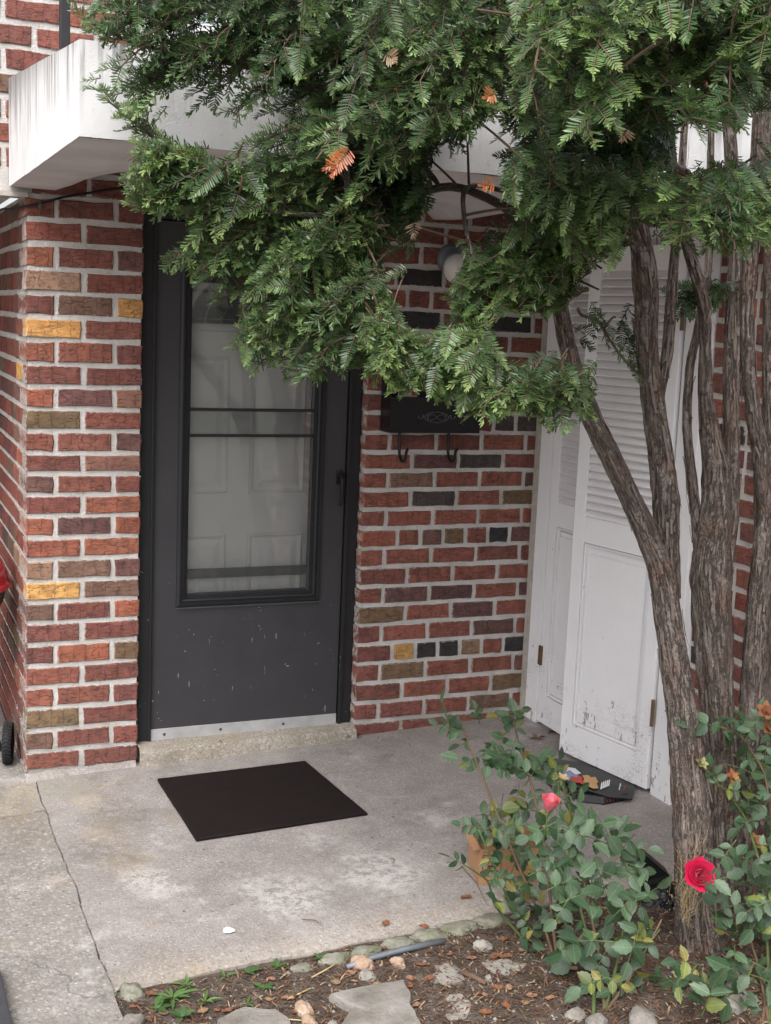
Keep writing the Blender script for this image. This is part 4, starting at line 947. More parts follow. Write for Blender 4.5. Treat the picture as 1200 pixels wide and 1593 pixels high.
def sprig(base, d, nrm, L, light, radial):
    d = unit(d); nrm = unit(nrm-d*np.dot(nrm, d)); side = np.cross(d, nrm)
    n = max(5, int(L/.0049)); dro = -UP*YR.uniform(.0, .10)*L
    hue = YR.random(); br = YR.uniform(.65, 1.3); sz = YR.uniform(.82, 1.18)
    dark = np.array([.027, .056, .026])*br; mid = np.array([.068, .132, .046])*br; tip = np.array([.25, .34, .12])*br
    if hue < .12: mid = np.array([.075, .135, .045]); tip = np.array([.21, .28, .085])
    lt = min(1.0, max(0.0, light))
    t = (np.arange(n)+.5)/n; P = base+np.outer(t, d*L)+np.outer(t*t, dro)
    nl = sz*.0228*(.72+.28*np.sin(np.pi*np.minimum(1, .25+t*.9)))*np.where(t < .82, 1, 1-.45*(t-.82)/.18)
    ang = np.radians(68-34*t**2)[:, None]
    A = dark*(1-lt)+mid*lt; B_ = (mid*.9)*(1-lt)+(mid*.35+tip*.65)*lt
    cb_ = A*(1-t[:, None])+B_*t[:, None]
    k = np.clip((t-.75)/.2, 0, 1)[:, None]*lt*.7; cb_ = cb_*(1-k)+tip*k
    for s in (-1, 1):
        if radial:
            th = np.arange(n)*2.4+(s > 0)*np.pi+NR.uniform(-.3, .3, n); q = nz(np.outer(np.cos(th), side)+np.outer(.35+np.sin(th)*.95, nrm)); ag = ang*.85
            dd = nz(d*np.cos(ag)+q*np.sin(ag)+NR.normal(0, .06, (n, 3))); sv = nz(np.cross(dd, nrm+NR.normal(0, .2, (n, 3))))
        else:
            q = nz(side*s+np.outer(NR.uniform(.02, .34, n), nrm))
            dd = nz(d*np.cos(ang)+q*np.sin(ang)+NR.normal(0, .07, (n, 3))); sv = nz(np.cross(dd, nrm-side*s*.25+NR.normal(0, .12, (n, 3))))
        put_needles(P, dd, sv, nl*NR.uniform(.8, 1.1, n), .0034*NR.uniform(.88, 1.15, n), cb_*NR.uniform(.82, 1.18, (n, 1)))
    p = base+d*L+dro; dd = nz(d+NR.normal(0, .32, (4, 3)))
    put_needles(np.repeat(p[None], 4, 0), dd, nz(np.cross(dd, nrm)), np.full(4, .015), np.full(4, .0031), np.repeat((tip*lt+mid*(1-lt))[None], 4, 0))
    tw.tube([P[0], P[n//3], P[2*n//3], p], [.0014, .0012, .001, .0006], 3, False)
ZP = [z[1] for z in ZONES]+[ABOVE]
def allowed(p, own, free=False):
    x, y = pix(p)[0]
    for g in GAPS:
        if inpoly(x, y, g): return False
    if free: return True
    return inpoly(x, y, own)
def branchlet(tip, gdir, L, own, light, radial, free=False, connect=True):
    gdir = unit(gdir); n = 5
    sag = -UP*.18*L
    base = tip-gdir*L
    P = [base+gdir*L*t+sag*(t*t-t)*-1.0*0+(-UP)*.10*L*math.sin(math.pi*t)*-1 for t in np.linspace(0, 1, 9)]
    nrm = unit(UP*.9-RC[2]*.55+rv(.28))
    side = unit(np.cross(gdir, nrm)); kept = 0; tot = 0
    k = max(4, int(L/.020))
    for i in range(k+1):
        t = .12+.88*i/k; p = base+gdir*L*t+UP*.10*L*math.sin(math.pi*t)
        if i == k:
            ds = [(gdir, .06)]
        else:
            s = 1 if i % 2 else -1; ds = [(gdir*.72+side*s*YR.uniform(.55, .95)+rv(.10), YR.uniform(.045, .082)*(1.12-.4*t))]
            if YR.random() < .5: ds.append((gdir*.7+nrm*.55-side*s*.4+rv(.2), YR.uniform(.035, .06)))
        for d, l in ds:
            tot += 1
            if allowed(p+unit(d)*l, own, free) and allowed(p, own, True):
                sprig(p, d+(-UP)*YR.uniform(.0, .25), nrm+rv(.22), l, light*YR.uniform(.7, 1.15), YR.random() < radial+.22); kept += 1
    if kept < .55*tot: return
    tw.tube(P[3:], [.0022-.0012*i/8 for i in range(6)], 4, False)
    if connect:
        d2 = ((bpts-base)**2).sum(1); j = int(d2.argmin()); q = bpts[j]; dist = math.sqrt(d2[j])
        if .02 < dist < .42 and YR.random() < .7:
            c1 = (base+q)/2-gdir*dist*.12-UP*dist*.05+rv(.01); pp = []
            for t in np.linspace(0, 1, 7): pp.append((1-t)**2*q+2*t*(1-t)*c1+t*t*base+UP*.0)
            mids = pix(np.array(pp))
            if not any(inpoly(x, y, g) for x, y in mids for g in GAPS[:1]+GAPS[2:]): tw.tube(pp, [.0036-.0012*i/6 for i in range(7)], 4, False)
def zone_dir(gd, tv):
    g = RC[0]*gd[0]+RC[1]*gd[1]-RC[2]*tv
    return g+rv(.26)
for name, poly, dr, cnt, gd, tv, rad, light in ZONES:
    xs = [p[0] for p in poly]; ys = [p[1] for p in poly]; got = 0; tries = 0
    cnt = int(1.12*cnt*{'right_top': 2.7, 'right_low': 2.2, 'right_bot': 2.2, 'left_mass': 1.7, 'top_left': 1.7, 'mid_top': 1.7, 'back_fill': 1.7, 'tip_left': 2.2, 'strand': 3.6, 'strand_up': 2.6, 'mid_right': 2.4}.get(name, 1.6))
    while got < cnt and tries < cnt*60:
        tries += 1
        x, y = YR.uniform(min(xs), max(xs)), YR.uniform(min(ys), max(ys))
        if not inpoly(x, y, poly) or any(inpoly(x, y, g) for g in GAPS): continue
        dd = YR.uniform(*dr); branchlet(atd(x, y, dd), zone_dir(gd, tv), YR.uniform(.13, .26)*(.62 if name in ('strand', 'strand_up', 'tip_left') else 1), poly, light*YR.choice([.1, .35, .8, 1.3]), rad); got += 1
    # a rim of sprigs with their tips on the outline, so the edge reads as shoots
for i in range(120):
    x, y = YR.uniform(100, 1650), YR.uniform(-420, 350)
    if inpoly(x, y, ABOVE): branchlet(atd(x, y, YR.uniform(2.2, 3.3)), zone_dir((YR.uniform(-.6, .2), .5), .4), YR.uniform(.18, .30), ABOVE, .3, .2, True, False)
# shoots straight off the outer part of each bough
for cs in BO[9:]:
    n_ = len(cs); acc = 0
    for i in range(int(n_*.38), n_-1):
        acc += np.linalg.norm(cs[i+1]-cs[i])
        if acc < .012: continue
        acc = 0; T = unit(cs[i+1]-cs[i]); sd3 = unit(np.cross(T, UP))*(1 if i % 2 else -1)
        d = T*YR.uniform(.5, 1.0)+sd3*YR.uniform(.2, .8)+UP*YR.uniform(-.45, .5)-RC[2]*YR.uniform(0, .6)
        l = YR.uniform(.045, .08)*(1.15-.4*i/n_); x, y = pix(cs[i]+unit(d)*l)[0]
        if any(inpoly(x, y, g) for g in GAPS[1:]): continue
        sprig(cs[i], d, unit(UP-RC[2]*.6+rv(.3)), l, YR.uniform(.3, 1), YR.random() < .45)
def needles(name, B, D, Sd, Ln, Wd, Cc, mat, par, kind=True):
    B, D, Sd, Ln, Wd, Cc = map(np.concatenate, (B, D, Sd, Ln, Wd, Cc)); Ln = Ln[:, None]; Wd = Wd[:, None]
    N_ = np.cross(D, Sd); n = len(B); base = W[par.name]
    V = np.stack([B, B+D*Ln*.18+Sd*Wd*.45, B+D*Ln*.18-Sd*Wd*.45, B+D*Ln*.72+Sd*Wd*.5-N_*Ln*.03, B+D*Ln*.72-Sd*Wd*.5-N_*Ln*.03, B+D*Ln-N_*Ln*.10], 1)-base
    me = bpy.data.meshes.new(name); me.vertices.add(n*6); me.vertices.foreach_set('co', V.reshape(-1).astype(np.float32))
    o6 = (np.arange(n)*6)[:, None]
    idx = np.concatenate([o6+np.array([[0, 2, 1]]), o6+np.array([[1, 2, 4, 3]]), o6+np.array([[3, 4, 5]])], 1)
    me.loops.add(n*10); me.loops.foreach_set('vertex_index', idx.reshape(-1).astype(np.int32))
    me.polygons.add(n*3); st = (np.arange(n)*10)[:, None]+np.array([[0, 3, 7]]); me.polygons.foreach_set('loop_start', st.reshape(-1).astype(np.int32))
    me.update(calc_edges=True); me.validate()
    ca_ = me.color_attributes.new('Col', 'FLOAT_COLOR', 'POINT')
    cc_ = np.repeat(np.c_[Cc, np.ones(n)], 6, 0).reshape(n, 6, 4); cc_[:, :2, :3] *= .85; cc_[:, 5, :3] *= 1.15
    ca_.data.foreach_set('color', cc_.reshape(-1).astype(np.float32))
    o = link(name, me, mat, par)
    if kind: o['kind'] = 'stuff'
    return o
needles('crown', nd_b, nd_d, nd_s, nd_l, nd_w, nd_c, M_NEEDLE, yew)
tag(tw.out('twigs', M_TWIG, yew), kind='stuff')
print('needles', sum(map(len, nd_b)))
# dead rusty sprigs
def dead(px, py, d, ang, L, col):
    global nd_b, nd_d, nd_s, nd_l, nd_w, nd_c
    nd_b, nd_d, nd_s, nd_l, nd_w, nd_c = [], [], [], [], [], []
    g = RC[0]*math.cos(ang)+RC[1]*math.sin(ang)-RC[2]*.2
    st = len(tw.v)
    sprig(atd(px, py, d), g, -RC[2]+rv(.3), L, .0, False)
    c = [np.array(col)*NR.uniform(.7, 1.25, (len(q), 1)) for q in nd_b]
    needles('dead_sprig', nd_b, nd_d, nd_s, nd_l, nd_w, c, M_NEEDLE, yew, False)
for a in [(545, 232, 2.50, 2.2, .055, (.42, .115, .035)), (540, 240, 2.50, 2.6, .045, (.40, .11, .03)), (770, 285, 2.46, 2.9, .022, (.42, .14, .05)), (645, 345, 2.72, 1.6, .026, (.24, .16, .11)), (600, 84, 2.5, .6, .018, (.38, .24, .15)), (770, 145, 2.44, 2.6, .014, (.40, .15, .06)), (975, 200, 2.2, 2.0, .014, (.3, .19, .12))]:
    dead(*a)

# ================================================================== roses
RR = random.Random(31)
def leaf_mesh(kind):
    """local: stalk at origin, blade along +y, folded on the midrib"""
    R = random.Random(kind); L = 1.0; wmax = {0: .62, 1: .70, 2: .56}[kind % 3]; n = 9
    v = [(0, 0, 0)]; rows = []
    for i in range(1, n):
        t = i/n; w = wmax/2*(math.sin(math.pi*t**.82))**.85; zc_ = -.16*t*t; k = .026 if i % 2 else -.020
        rows.append(len(v)); v += [(-(w+k), t+.0, zc_+w*.30), (0, t, zc_), (w+k, t, zc_+w*.30)]
    v.append((0, 1.0, -.17)); e = len(v)-1
    f = [(0, rows[0]+1, rows[0]), (0, rows[0]+2, rows[0]+1)]
    for a, b_ in zip(rows, rows[1:]): f += [(a, a+1, b_+1, b_), (a+1, a+2, b_+2, b_+1)]
    f += [(rows[-1], rows[-1]+1, e), (rows[-1]+1, rows[-1]+2, e)]
    return v, f
LEAFM = []
for k in range(3):
    for sz in (.032, .043, .055, .067):
        v, f = leaf_mesh(k); me = bpy.data.meshes.new('leaf'); me.from_pydata([(x*sz, y*sz, z*sz) for x, y, z in v], [], f); me.update(); me.polygons.foreach_set('use_smooth', [True]*len(f)); me.materials.append(M_LEAF); LEAFM.append((sz, me))
def orient(o, d, up):
    y = Vector(unit(d)); z = Vector(unit(up)); z = (z-y*z.dot(y)); z = z.normalized() if z.length > 1e-4 else Vector((1, 0, 0)); x = y.cross(z)
    R = Matrix((x, y, z)).transposed(); o.rotation_euler = R.to_euler()
GRN = [(.062, .112, .060), (.048, .092, .046), (.082, .130, .078), (.036, .074, .038), (.060, .106, .052), (.074, .12, .072)]
YLW = [(.17, .20, .055), (.22, .19, .06), (.14, .17, .06)]
def compound(bush, mb, base, d, size, sick=0.0, nleaf=5, up=None):
    """a compound leaf: rachis with leaflets in pairs and one at the tip"""
    d = unit(d); up = unit((UP*.55-RC[2]*.75+np.array([RR.gauss(0, .35) for _ in range(3)]))) if up is None else up
    side = unit(np.cross(d, up)); Lr = size*2.3
    pts = [base+d*Lr*t+UP*.12*Lr*(t-t*t) for t in (0, .35, .7, 1)]
    mb.tube(pts, [.0016, .0013, .0011, .0009], 4, False)
    sp = [(1.0, 0)]+[(.62, s) for s in (-1, 1)]+([(.28, s) for s in (-1, 1)] if nleaf >= 5 else [])
    for t, s in sp:
        p = base+d*Lr*t+UP*.12*Lr*(t-t*t)
        dd = d if s == 0 else unit(d*.45+side*s*.95); dd = unit(dd+np.array([RR.gauss(0, .16) for _ in range(3)]))
        z = size*1.26*(1.12 if s == 0 else .95 if t > .5 else .8)*RR.uniform(.85, 1.15)
        k = min(range(4), key=lambda q: abs(LEAFM[q][0]-z)); me = LEAFM[k+4*RR.randrange(3)][1]
        o = link('leaf', me, None, bush, p); orient(o, dd, unit(up+np.array([RR.gauss(0, .28) for _ in range(3)])))
        c = RR.choice(YLW) if RR.random() < sick else RR.choice(GRN); q = RR.uniform(.65, 1.3); o.color = (c[0]*q, c[1]*q, c[2]*q, 1)
def petal_obj(par, c, r, h, yawa, tilt, col, curl=.15, w=1.0):
    nu, nv = 5, 4; v = []; f = []
    for j in range(nv+1):
        t = j/nv
        for i in range(nu+1):
            u = i/nu*2-1; sp = u*w*(.35+.65*math.sin(math.pi*(.18+.62*t)))
            rad = r*(math.sin(min(1.25, .25+1.15*t))+curl*t**3*(1+.6*math.cos(u*3))+.02*math.sin(9*u+t*5))
            z = h*t*(1-.22*abs(u)**2.2*t)+.0008*math.sin(7*u+3*yawa)
            a = sp; p = Vector((rad*math.sin(a), rad*math.cos(a), z)); v.append(p)
    for j in range(nv):
        for i in range(nu): a = j*(nu+1)+i; f.append((a, a+1, a+nu+2, a+nu+1))
    Rm = tilt @ Matrix.Rotation(yawa, 3, 'Z')
    me = bpy.data.meshes.new('petal'); me.from_pydata([tuple(Rm @ p) for p in v], [], f); me.update(); me.polygons.foreach_set('use_smooth', [True]*len(f))
    o = link('petal', me, M_PETAL, par, c); o.color = (*col, 1); return o
def flower(bush, name, c, R, axis, cols, rings):
    tilt = Vector(axis).normalized().to_track_quat('Z', 'Y').to_matrix()
    cx = MB().lathe(c, [(0.0005, -.012), (.005, -.010), (.0065, -.004), (.004, .0)], 10, axis).out(name, M_STEM, bush, smooth=True)
    for q, (n, rr_, h, curl, w) in enumerate(rings):
        for i in range(n):
            col = cols[min(q, len(cols)-1)]; k = RR.uniform(.88, 1.12)
            petal_obj(cx, np.array(c), R*rr_, R*h, 2*math.pi*(i+.37*q)/n+RR.uniform(-.12, .12), tilt, tuple(min(1, a*k) for a in col), curl+RR.uniform(-.05, .05), w)
    return cx
def sepals(cx, c, axis, n=5, L=.018, col=M_STEM):
    tilt = Vector(axis).normalized().to_track_quat('Z', 'Y').to_matrix(); mb = MB()
    for i in range(n):
        a = 2*math.pi*i/n; q = [Vector((math.cos(a)*r-math.sin(a)*w, math.sin(a)*r+math.cos(a)*w, z)) for r, w, z in ((.003, -.003, -.003), (.003, .003, -.003), (L*.6, .0025, -.006), (L, 0, -.011), (L*.6, -.0025, -.006))]
        mb.add([tuple(np.array(c)+np.array(tilt @ p)) for p in q], [(0, 1, 2, 3, 4)])
    mb.out('sepals', col, cx)
def rose_bush(label, root_px, Y0, canes, clusters, flowers):
    root = onbed(*root_px); 
    bush = thing('rose_bush', root, label, 'rose bush', 'rose bushes in the bed')
    smb = MB(); wmb = MB()
    for pts in canes:           # (px, py, Y) from the ground up
        P = [root+np.array([RR.uniform(-.03, .03), RR.uniform(-.02, .02), -.01])]+[onY(x, y, Y) for x, y, Y in pts]
        Q = []
        for i in range(len(P)-1):
            for t in np.linspace(0, 1, 6)[:-1]: Q.append(P[i]*(1-t)+P[i+1]*t)
        Q.append(P[-1]); Q = [q if i in (0, len(Q)-1) else (Q[i-1]+2*q+Q[i+1])/4 for i, q in enumerate(Q)]
        m = len(Q); o = MB(); o.tube(Q, [.0055-.0034*i/m for i in range(m)], 7)
        for i in range(2, m-1, 2):
            d = np.array([RR.gauss(0, 1) for _ in range(3)]); d = unit(d); o.tube([Q[i], Q[i]+d*.008], [.0016, .0002], 4, False)
        o.out('cane', M_STEM if RR.random() < .5 else M_OLDSTEM, bush, smooth=True)
        for i in range(m//3, m-1, 4):
            g = unit(np.array([RR.gauss(0, 1), RR.gauss(0, 1)-.3, RR.uniform(-.1, .6)])); compound(bush, smb, Q[i], g, RR.uniform(.026, .034), .12, 5)
    for x, y, Y, ang, size, nl, sick in clusters:
        a = math.radians(ang); g = RC[0]*math.cos(a)+RC[1]*math.sin(a)+RC[2]*RR.uniform(-.45, .25)
        tip = onY(x, y, Y+RR.uniform(-.05, .05)); compound(bush, smb, tip-unit(g)*size*1.5, g, size, sick, nl)
    if smb.v: tag(smb.out('leaf_stalks', M_STEM, bush), kind='stuff')
    for fn in flowers: fn(bush)
    return bush
def scatter(poly, n, Y, sizes, sick=0.1, angs=(0, 360), sep=13):
    out = []; xs = [p[0] for p in poly]; ys = [p[1] for p in poly]; k = 0
    while len(out) < n and k < 4000:
        k += 1; x, y = RR.uniform(min(xs), max(xs)), RR.uniform(min(ys), max(ys))
        if inpoly(x, y, poly) and all((x-a[0])**2+(y-a[1])**2 > sep*sep for a in out): out.append((x, y, Y+RR.uniform(-.10, .10), RR.uniform(*angs), RR.uniform(*sizes), RR.choice([3, 5, 5]), sick))
    return out
# left, thin arching bush
c1 = scatter([(740, 1150), (800, 1140), (830, 1200), (870, 1180), (880, 1230), (830, 1300), (800, 1350), (750, 1300), (735, 1200)], 25, -1.55, (.028, .038), .2) + \
     scatter([(770, 1290), (850, 1300), (880, 1400), (900, 1480), (840, 1480), (790, 1400)], 14, -1.65, (.028, .038), .18) + \
     [(692, 1130, -1.5, 200, .026, 5, 0), (742, 1112, -1.5, 250, .02, 5, .1), (800, 1108, -1.5, -20, .03, 3, 0), (790, 1128, -1.5, 30, .026, 3, 0), (725, 1155, -1.5, 150, .026, 3, .2), (872, 1205, -1.5, -60, .018, 5, .9), (850, 1182, -1.5, -40, .018, 5, .6), (728, 1285, -1.6, 190, .026, 5, .1), (765, 1180, -1.52, 120, .03, 5, .1)]
rose_bush('thin rose bush with dull spotted leaves arching over the cardboard box', (868, 1545), -1.75,
          [[(850, 1450, -1.75), (800, 1330, -1.68), (755, 1220, -1.6), (720, 1130, -1.52), (695, 1130, -1.5)], [(860, 1440, -1.75), (850, 1330, -1.68), (830, 1230, -1.6), (800, 1130, -1.52), (798, 1112, -1.5)], [(880, 1450, -1.74), (880, 1330, -1.68), (870, 1240, -1.6), (868, 1200, -1.55)], [(845, 1470, -1.76), (790, 1400, -1.7), (745, 1290, -1.65)], [(830, 1480, -1.76), (770, 1410, -1.72), (760, 1370, -1.7), (722, 1345, -1.7)]], c1, [])
# middle bush with the pink bud
def pinkbud(b):
    c = onY(853, 1262, -1.93); cx = flower(b, 'bud', c, .0235, (.05, -.25, 1), [(.78, .15, .20), (.82, .22, .26), (.85, .28, .32)], [(4, .80, 1.9, .05, 1.25), (5, .95, 1.75, .15, 1.15), (3, .55, 1.8, .0, 1.3)]); sepals(cx, c, (.05, -.25, 1))
    MB().tube([onY(845, 1310, -1.92), onY(850, 1285, -1.93), np.array(c)+[0, 0, -.008]], [.003, .0028, .0028], 7).out('bud_stalk', M_STEM, b)
def spent1(b):
    c = onY(875, 1214, -1.92); cx = flower(b, 'spent_flower', c, .011, (.1, -.3, 1), [(.45, .35, .2), (.25, .13, .05)], [(5, .9, 1.2, .5, .9)]); sepals(cx, c, (.1, -.3, 1), 5, .014)
    MB().tube([onY(893, 1290, -1.92), onY(885, 1250, -1.92), np.array(c)+[0, 0, -.01]], [.0032, .003, .0045], 7).out('hip_stalk', M_STEM, b)
c2 = scatter([(840, 1310), (870, 1280), (900, 1260), (960, 1270), (985, 1330), (980, 1370), (1000, 1400), (940, 1400), (860, 1380), (820, 1330)], 15, -1.98, (.034, .044), .03, sep=24) + \
     scatter([(860, 1390), (960, 1380), (1010, 1400), (1030, 1440), (1000, 1490), (930, 1530), (890, 1500), (880, 1440)], 16, -2.08, (.033, .043), .05, sep=22) + \
     scatter([(900, 1520), (1000, 1500), (1080, 1490), (1090, 1580), (1000, 1610), (920, 1600)], 14, -2.12, (.028, .038), .5, sep=22) + \
     [(922, 1285, -1.95, -10, .038, 3, 0), (895, 1262, -1.94, -70, .03, 3, 0), (838, 1295, -1.94, 150, .036, 3, 0), (985, 1350, -1.98, 15, .036, 5, 0), (960, 1300, -1.9, -60, .03, 5, 0), (1010, 1390, -2.0, -35, .034, 3, 0), (890, 1470, -2.1, 150, .042, 3, 0), (930, 1505, -2.1, 120, .036, 5, 0)]
rose_bush('leafy rose bush with a pink bud on top, beside the yew trunk', (935, 1590), -2.05,
          [[(925, 1500, -2.05), (900, 1400, -1.99), (870, 1340, -1.95), (846, 1310, -1.92)], [(935, 1500, -2.05), (915, 1400, -2.0), (898, 1320, -1.95), (893, 1290, -1.93)], [(960, 1500, -2.06), (975, 1420, -2.02), (985, 1370, -1.98), (960, 1310, -1.93)], [(975, 1530, -2.1), (1010, 1470, -2.1), (1030, 1430, -2.08)], [(1000, 1560, -2.12), (1060, 1540, -2.14), (1085, 1500, -2.14)]], c2, [pinkbud, spent1])
# right bush with the open red rose
def redrose(b):
    c = onY(1087, 1362, -2.16); ax_ = (-.42, -.95, .62)
    cx = flower(b, 'rose', c, .026, ax_, [(.66, .016, .085), (.70, .024, .10), (.74, .06, .15), (.78, .13, .22), (.72, .09, .18)], [(6, 1.30, .85, .22, 1.1), (6, 1.14, 1.05, .06, 1.15), (5, .95, 1.2, -.12, 1.25), (4, .72, 1.25, -.22, 1.4), (3, .46, 1.25, -.25, 1.6)])
    sepals(cx, c, ax_, 5, .02)
    MB().tube([onY(1135, 1420, -2.08), onY(1112, 1385, -2.12), np.array(c)+[.004, .008, -.006]], [.0034, .003, .003], 7).out('rose_stalk', M_STEM, b)
def spent2(b):
    for px, py, cols, Rr, st in ((1090, 1188, [(.42, .42, .20), (.34, .30, .12)], .010, (1120, 1225)), (1142, 1212, [(.42, .14, .06), (.42, .24, .10)], .012, (1160, 1270)), (1176, 1312, [(.45, .25, .10), (.35, .18, .09)], .013, (1198, 1350)), (1193, 1108, [(.34, .15, .075), (.30, .12, .06)], .014, (1205, 1150)), (1197, 1136, [(.34, .15, .075), (.30, .12, .06)], .014, (1210, 1180))):
        c = onY(px, py, -1.98); cx = flower(b, 'spent_flower', c, Rr, (RR.uniform(-.4, .2), -.5, .6), cols, [(6, 1.2, .9, .6, .7), (6, .8, 1.0, .3, .8)]); sepals(cx, c, (0, -.4, 1), 5, .016)
        MB().tube([onY(st[0], st[1], -1.98), (onY(st[0], st[1], -1.98)+c)/2+np.array([0, 0, .004]), np.array(c)+[0, 0, -.006]], [.0028, .0024, .0024], 6).out('flower_stalk', M_STEM, b)
c3 = scatter([(1110, 1330), (1160, 1320), (1210, 1350), (1215, 1480), (1150, 1450), (1110, 1420), (1100, 1370)], 14, -2.1, (.034, .045), .02, sep=22) + \
     scatter([(1100, 1110), (1150, 1090), (1210, 1130), (1215, 1230), (1150, 1200), (1105, 1175)], 11, -1.98, (.030, .038), .0, sep=20) + \
     scatter([(1150, 1220), (1215, 1240), (1215, 1330), (1160, 1290)], 6, -2.0, (.030, .038), .05, sep=20) + \
     scatter([(1080, 1560), (1140, 1480), (1215, 1480), (1215, 1620), (1090, 1620)], 14, -2.22, (.036, .046), .12, sep=26) + \
     [(1160, 1515, -2.28, 200, .05, 3, .2), (1195, 1540, -2.28, 60, .048, 3, .1), (1120, 1545, -2.3, 210, .046, 3, .1), (1098, 1128, -1.96, 190, .038, 3, 0), (1150, 1255, -2.0, 90, .03, 3, 0), (1180, 1430, -2.15, 120, .04, 5, 0)]
rose_bush('tall rose bush with an open deep red rose at the right edge', (1185, 1600), -2.15,
          [[(1180, 1500, -2.15), (1160, 1440, -2.12), (1135, 1420, -2.08)], [(1195, 1480, -2.12), (1185, 1350, -2.05), (1160, 1270, -2.0), (1125, 1225, -1.98), (1118, 1222, -1.98)], [(1205, 1480, -2.1), (1205, 1300, -2.02), (1190, 1200, -1.99), (1150, 1140, -1.98)], [(1200, 1540, -2.2), (1150, 1545, -2.24), (1110, 1555, -2.28)]], c3, [redrose, spent2])

# ================================================================== litter on porch and bed
GR = random.Random(12)
def rock(name, c, sx, sy, sz, mat, label, cat, group=None, seed=0, sink=.35, flat_=0.0, rot=0.0):
    bm = bmesh.new(); bmesh.ops.create_icosphere(bm, subdivisions=4, radius=1.0); R = []
    for q in bm.verts:
        k = 1+.28*mnoise.noise(q.co*1.3+Vector((seed*3.1, seed, 0)))+.13*mnoise.noise(q.co*3.7+Vector((seed, 0, seed)))+.06*mnoise.noise(q.co*9+Vector((seed, 5, seed)))
        p = q.co*k
        if flat_: p.z = math.copysign(min(abs(p.z), 1-flat_+.08*mnoise.noise(p*4)), p.z)
        x, y = p.x*sx, p.y*sy; q.co = Vector((x*math.cos(rot)-y*math.sin(rot), x*math.sin(rot)+y*math.cos(rot), p.z*sz))
    bm.verts.index_update(); v = [np.array(q.co)+np.array([c[0], c[1], c[2]+sz*(1-2*sink)*.5]) for q in bm.verts]; f = [[q.index for q in g.verts] for g in bm.faces]; bm.free()
    return tag(mk(name, v, f, mat, smooth=True), label, cat, group)
edge = [(470, 1502, .028, 'small mossy edging stone at the left end of the row'), (522, 1489, .042, 'mossy edging stone, second from the left along the slab'), (570, 1478, .042, 'mossy edging stone just above the metal strip end'), (620, 1465, .046, 'mossy edging stone in the middle of the row along the slab'),
        (667, 1453, .048, 'mossy edging stone at the right end of the metal strip'), (715, 1441, .050, 'larger mossy edging stone third from the rose bush'), (762, 1431, .050, 'mossy edging stone half under the thin rose bush')]
for i, (x, y, s, lb) in enumerate(edge):
    c = onbed(x, y+6); rock('edging_stone', c, s*1.12, s*.60, s*.50, M_EDGE, lb, 'stone', 'edging stones along the porch slab', i+1, .42, .12, GR.uniform(-.3, .3)-.0)
for x, y, s, m, lb, k in [(563, 1500, .030, M_TANROCK, 'brown rounded stone leaning on a pale one by the metal strip', 21), (571, 1518, .022, M_PALE, 'pale rounded stone in front of the brown one', 22), (619, 1497, .022, M_TANROCK, 'tan stone lying alone right of the metal strip', 23), (473, 1570, .026, M_TANROCK, 'tan stone beside the large flat stone', 24), (480, 1588, .020, M_TANROCK, 'reddish pebble at the bottom edge left of the flat stone', 25), (518, 1592, .014, M_PALE, 'small white pebble at the bottom edge', 26), (760, 1520, .012, M_PALE, 'tiny bluish white pebble near the dark stick', 27), (1090, 1455, .055, M_FLAT, 'grey stone at the foot of the yew trunk', 28), (895, 1580, .024, M_PALE, 'pale pebble below the middle rose bush', 29), (928, 1592, .028, M_FLAT, 'grey pebble at the bottom edge under the roses', 30), (750, 1472, .026, M_PALE, 'pale bluish stone right of the edging row', 31), (205, 1592, .030, M_FLAT, 'grey stone at the left corner of the bed', 32), (205, 1545, .034, M_EDGE, 'low mossy stone beside the weeds', 33), (1140, 1555, .05, M_PALE, 'pale stone under the right rose bush', 34), (1000, 1590, .04, M_FLAT, 'flat grey stone beneath the spotted leaves', 35)]:
    rock('stone', onbed(x, y+4), s*1.1, s*.85, s*.8, m, lb, 'stone', None, k, .3, 0, GR.uniform(0, 3))
def flatstone(pts, label, h=.018, mat=M_FLAT, sub=4):
    P = [onbed(x, y, h) for x, y in pts]; n = len(P); Q = []
    for i in range(n):
        for t in np.linspace(0, 1, sub, endpoint=False):
            q = P[i]*(1-t)+P[(i+1) % n]*t; Q.append(q+np.array([.006*mnoise.noise(Vector(q*30)), .006*mnoise.noise(Vector(q*30+5)), 0]))
    cen = sum(Q)/len(Q); K = len(Q); v = []
    for lev, (k, dz) in enumerate(((1.03, -.05), (1.0, -.008), (.965, 0), (.6, .003), (.3, .004))):
        for q in Q: p = cen+(q-cen)*k; v.append((p[0], p[1], p[2]+dz+.006*mnoise.noise(Vector(p*14))))
    v.append(tuple(cen+np.array([0, 0, .004]))); f = [(l*K+i, l*K+(i+1) % K, (l+1)*K+(i+1) % K, (l+1)*K+i) for l in range(4) for i in range(K)]+[(4*K+i, 4*K+(i+1) % K, 5*K) for i in range(K)]
    return tag(shade_auto(mk('flat_stone', v, f, mat, smooth=True), 40), label, 'stone')
flatstone([(510, 1545), (560, 1534), (630, 1522), (640, 1545), (640, 1562), (662, 1600), (690, 1660), (540, 1670), (520, 1610), (548, 1565)], 'large flat grey stone in the middle of the bed', .022)
flatstone([(338, 1583), (380, 1566), (430, 1568), (452, 1585), (460, 1640), (350, 1650)], 'flat grey stone cut by the bottom edge, left of the large one', .018)
flatstone([(664, 1528), (676, 1502), (700, 1498), (722, 1508), (722, 1525), (695, 1535)], 'pale flush stone right of the large flat stone', .001, M_PALE)
flatstone([(682, 1575), (692, 1548), (720, 1546), (734, 1562), (728, 1585), (700, 1590)], 'pale flush stone near the bottom edge by the rose stems', .001, M_PALE)
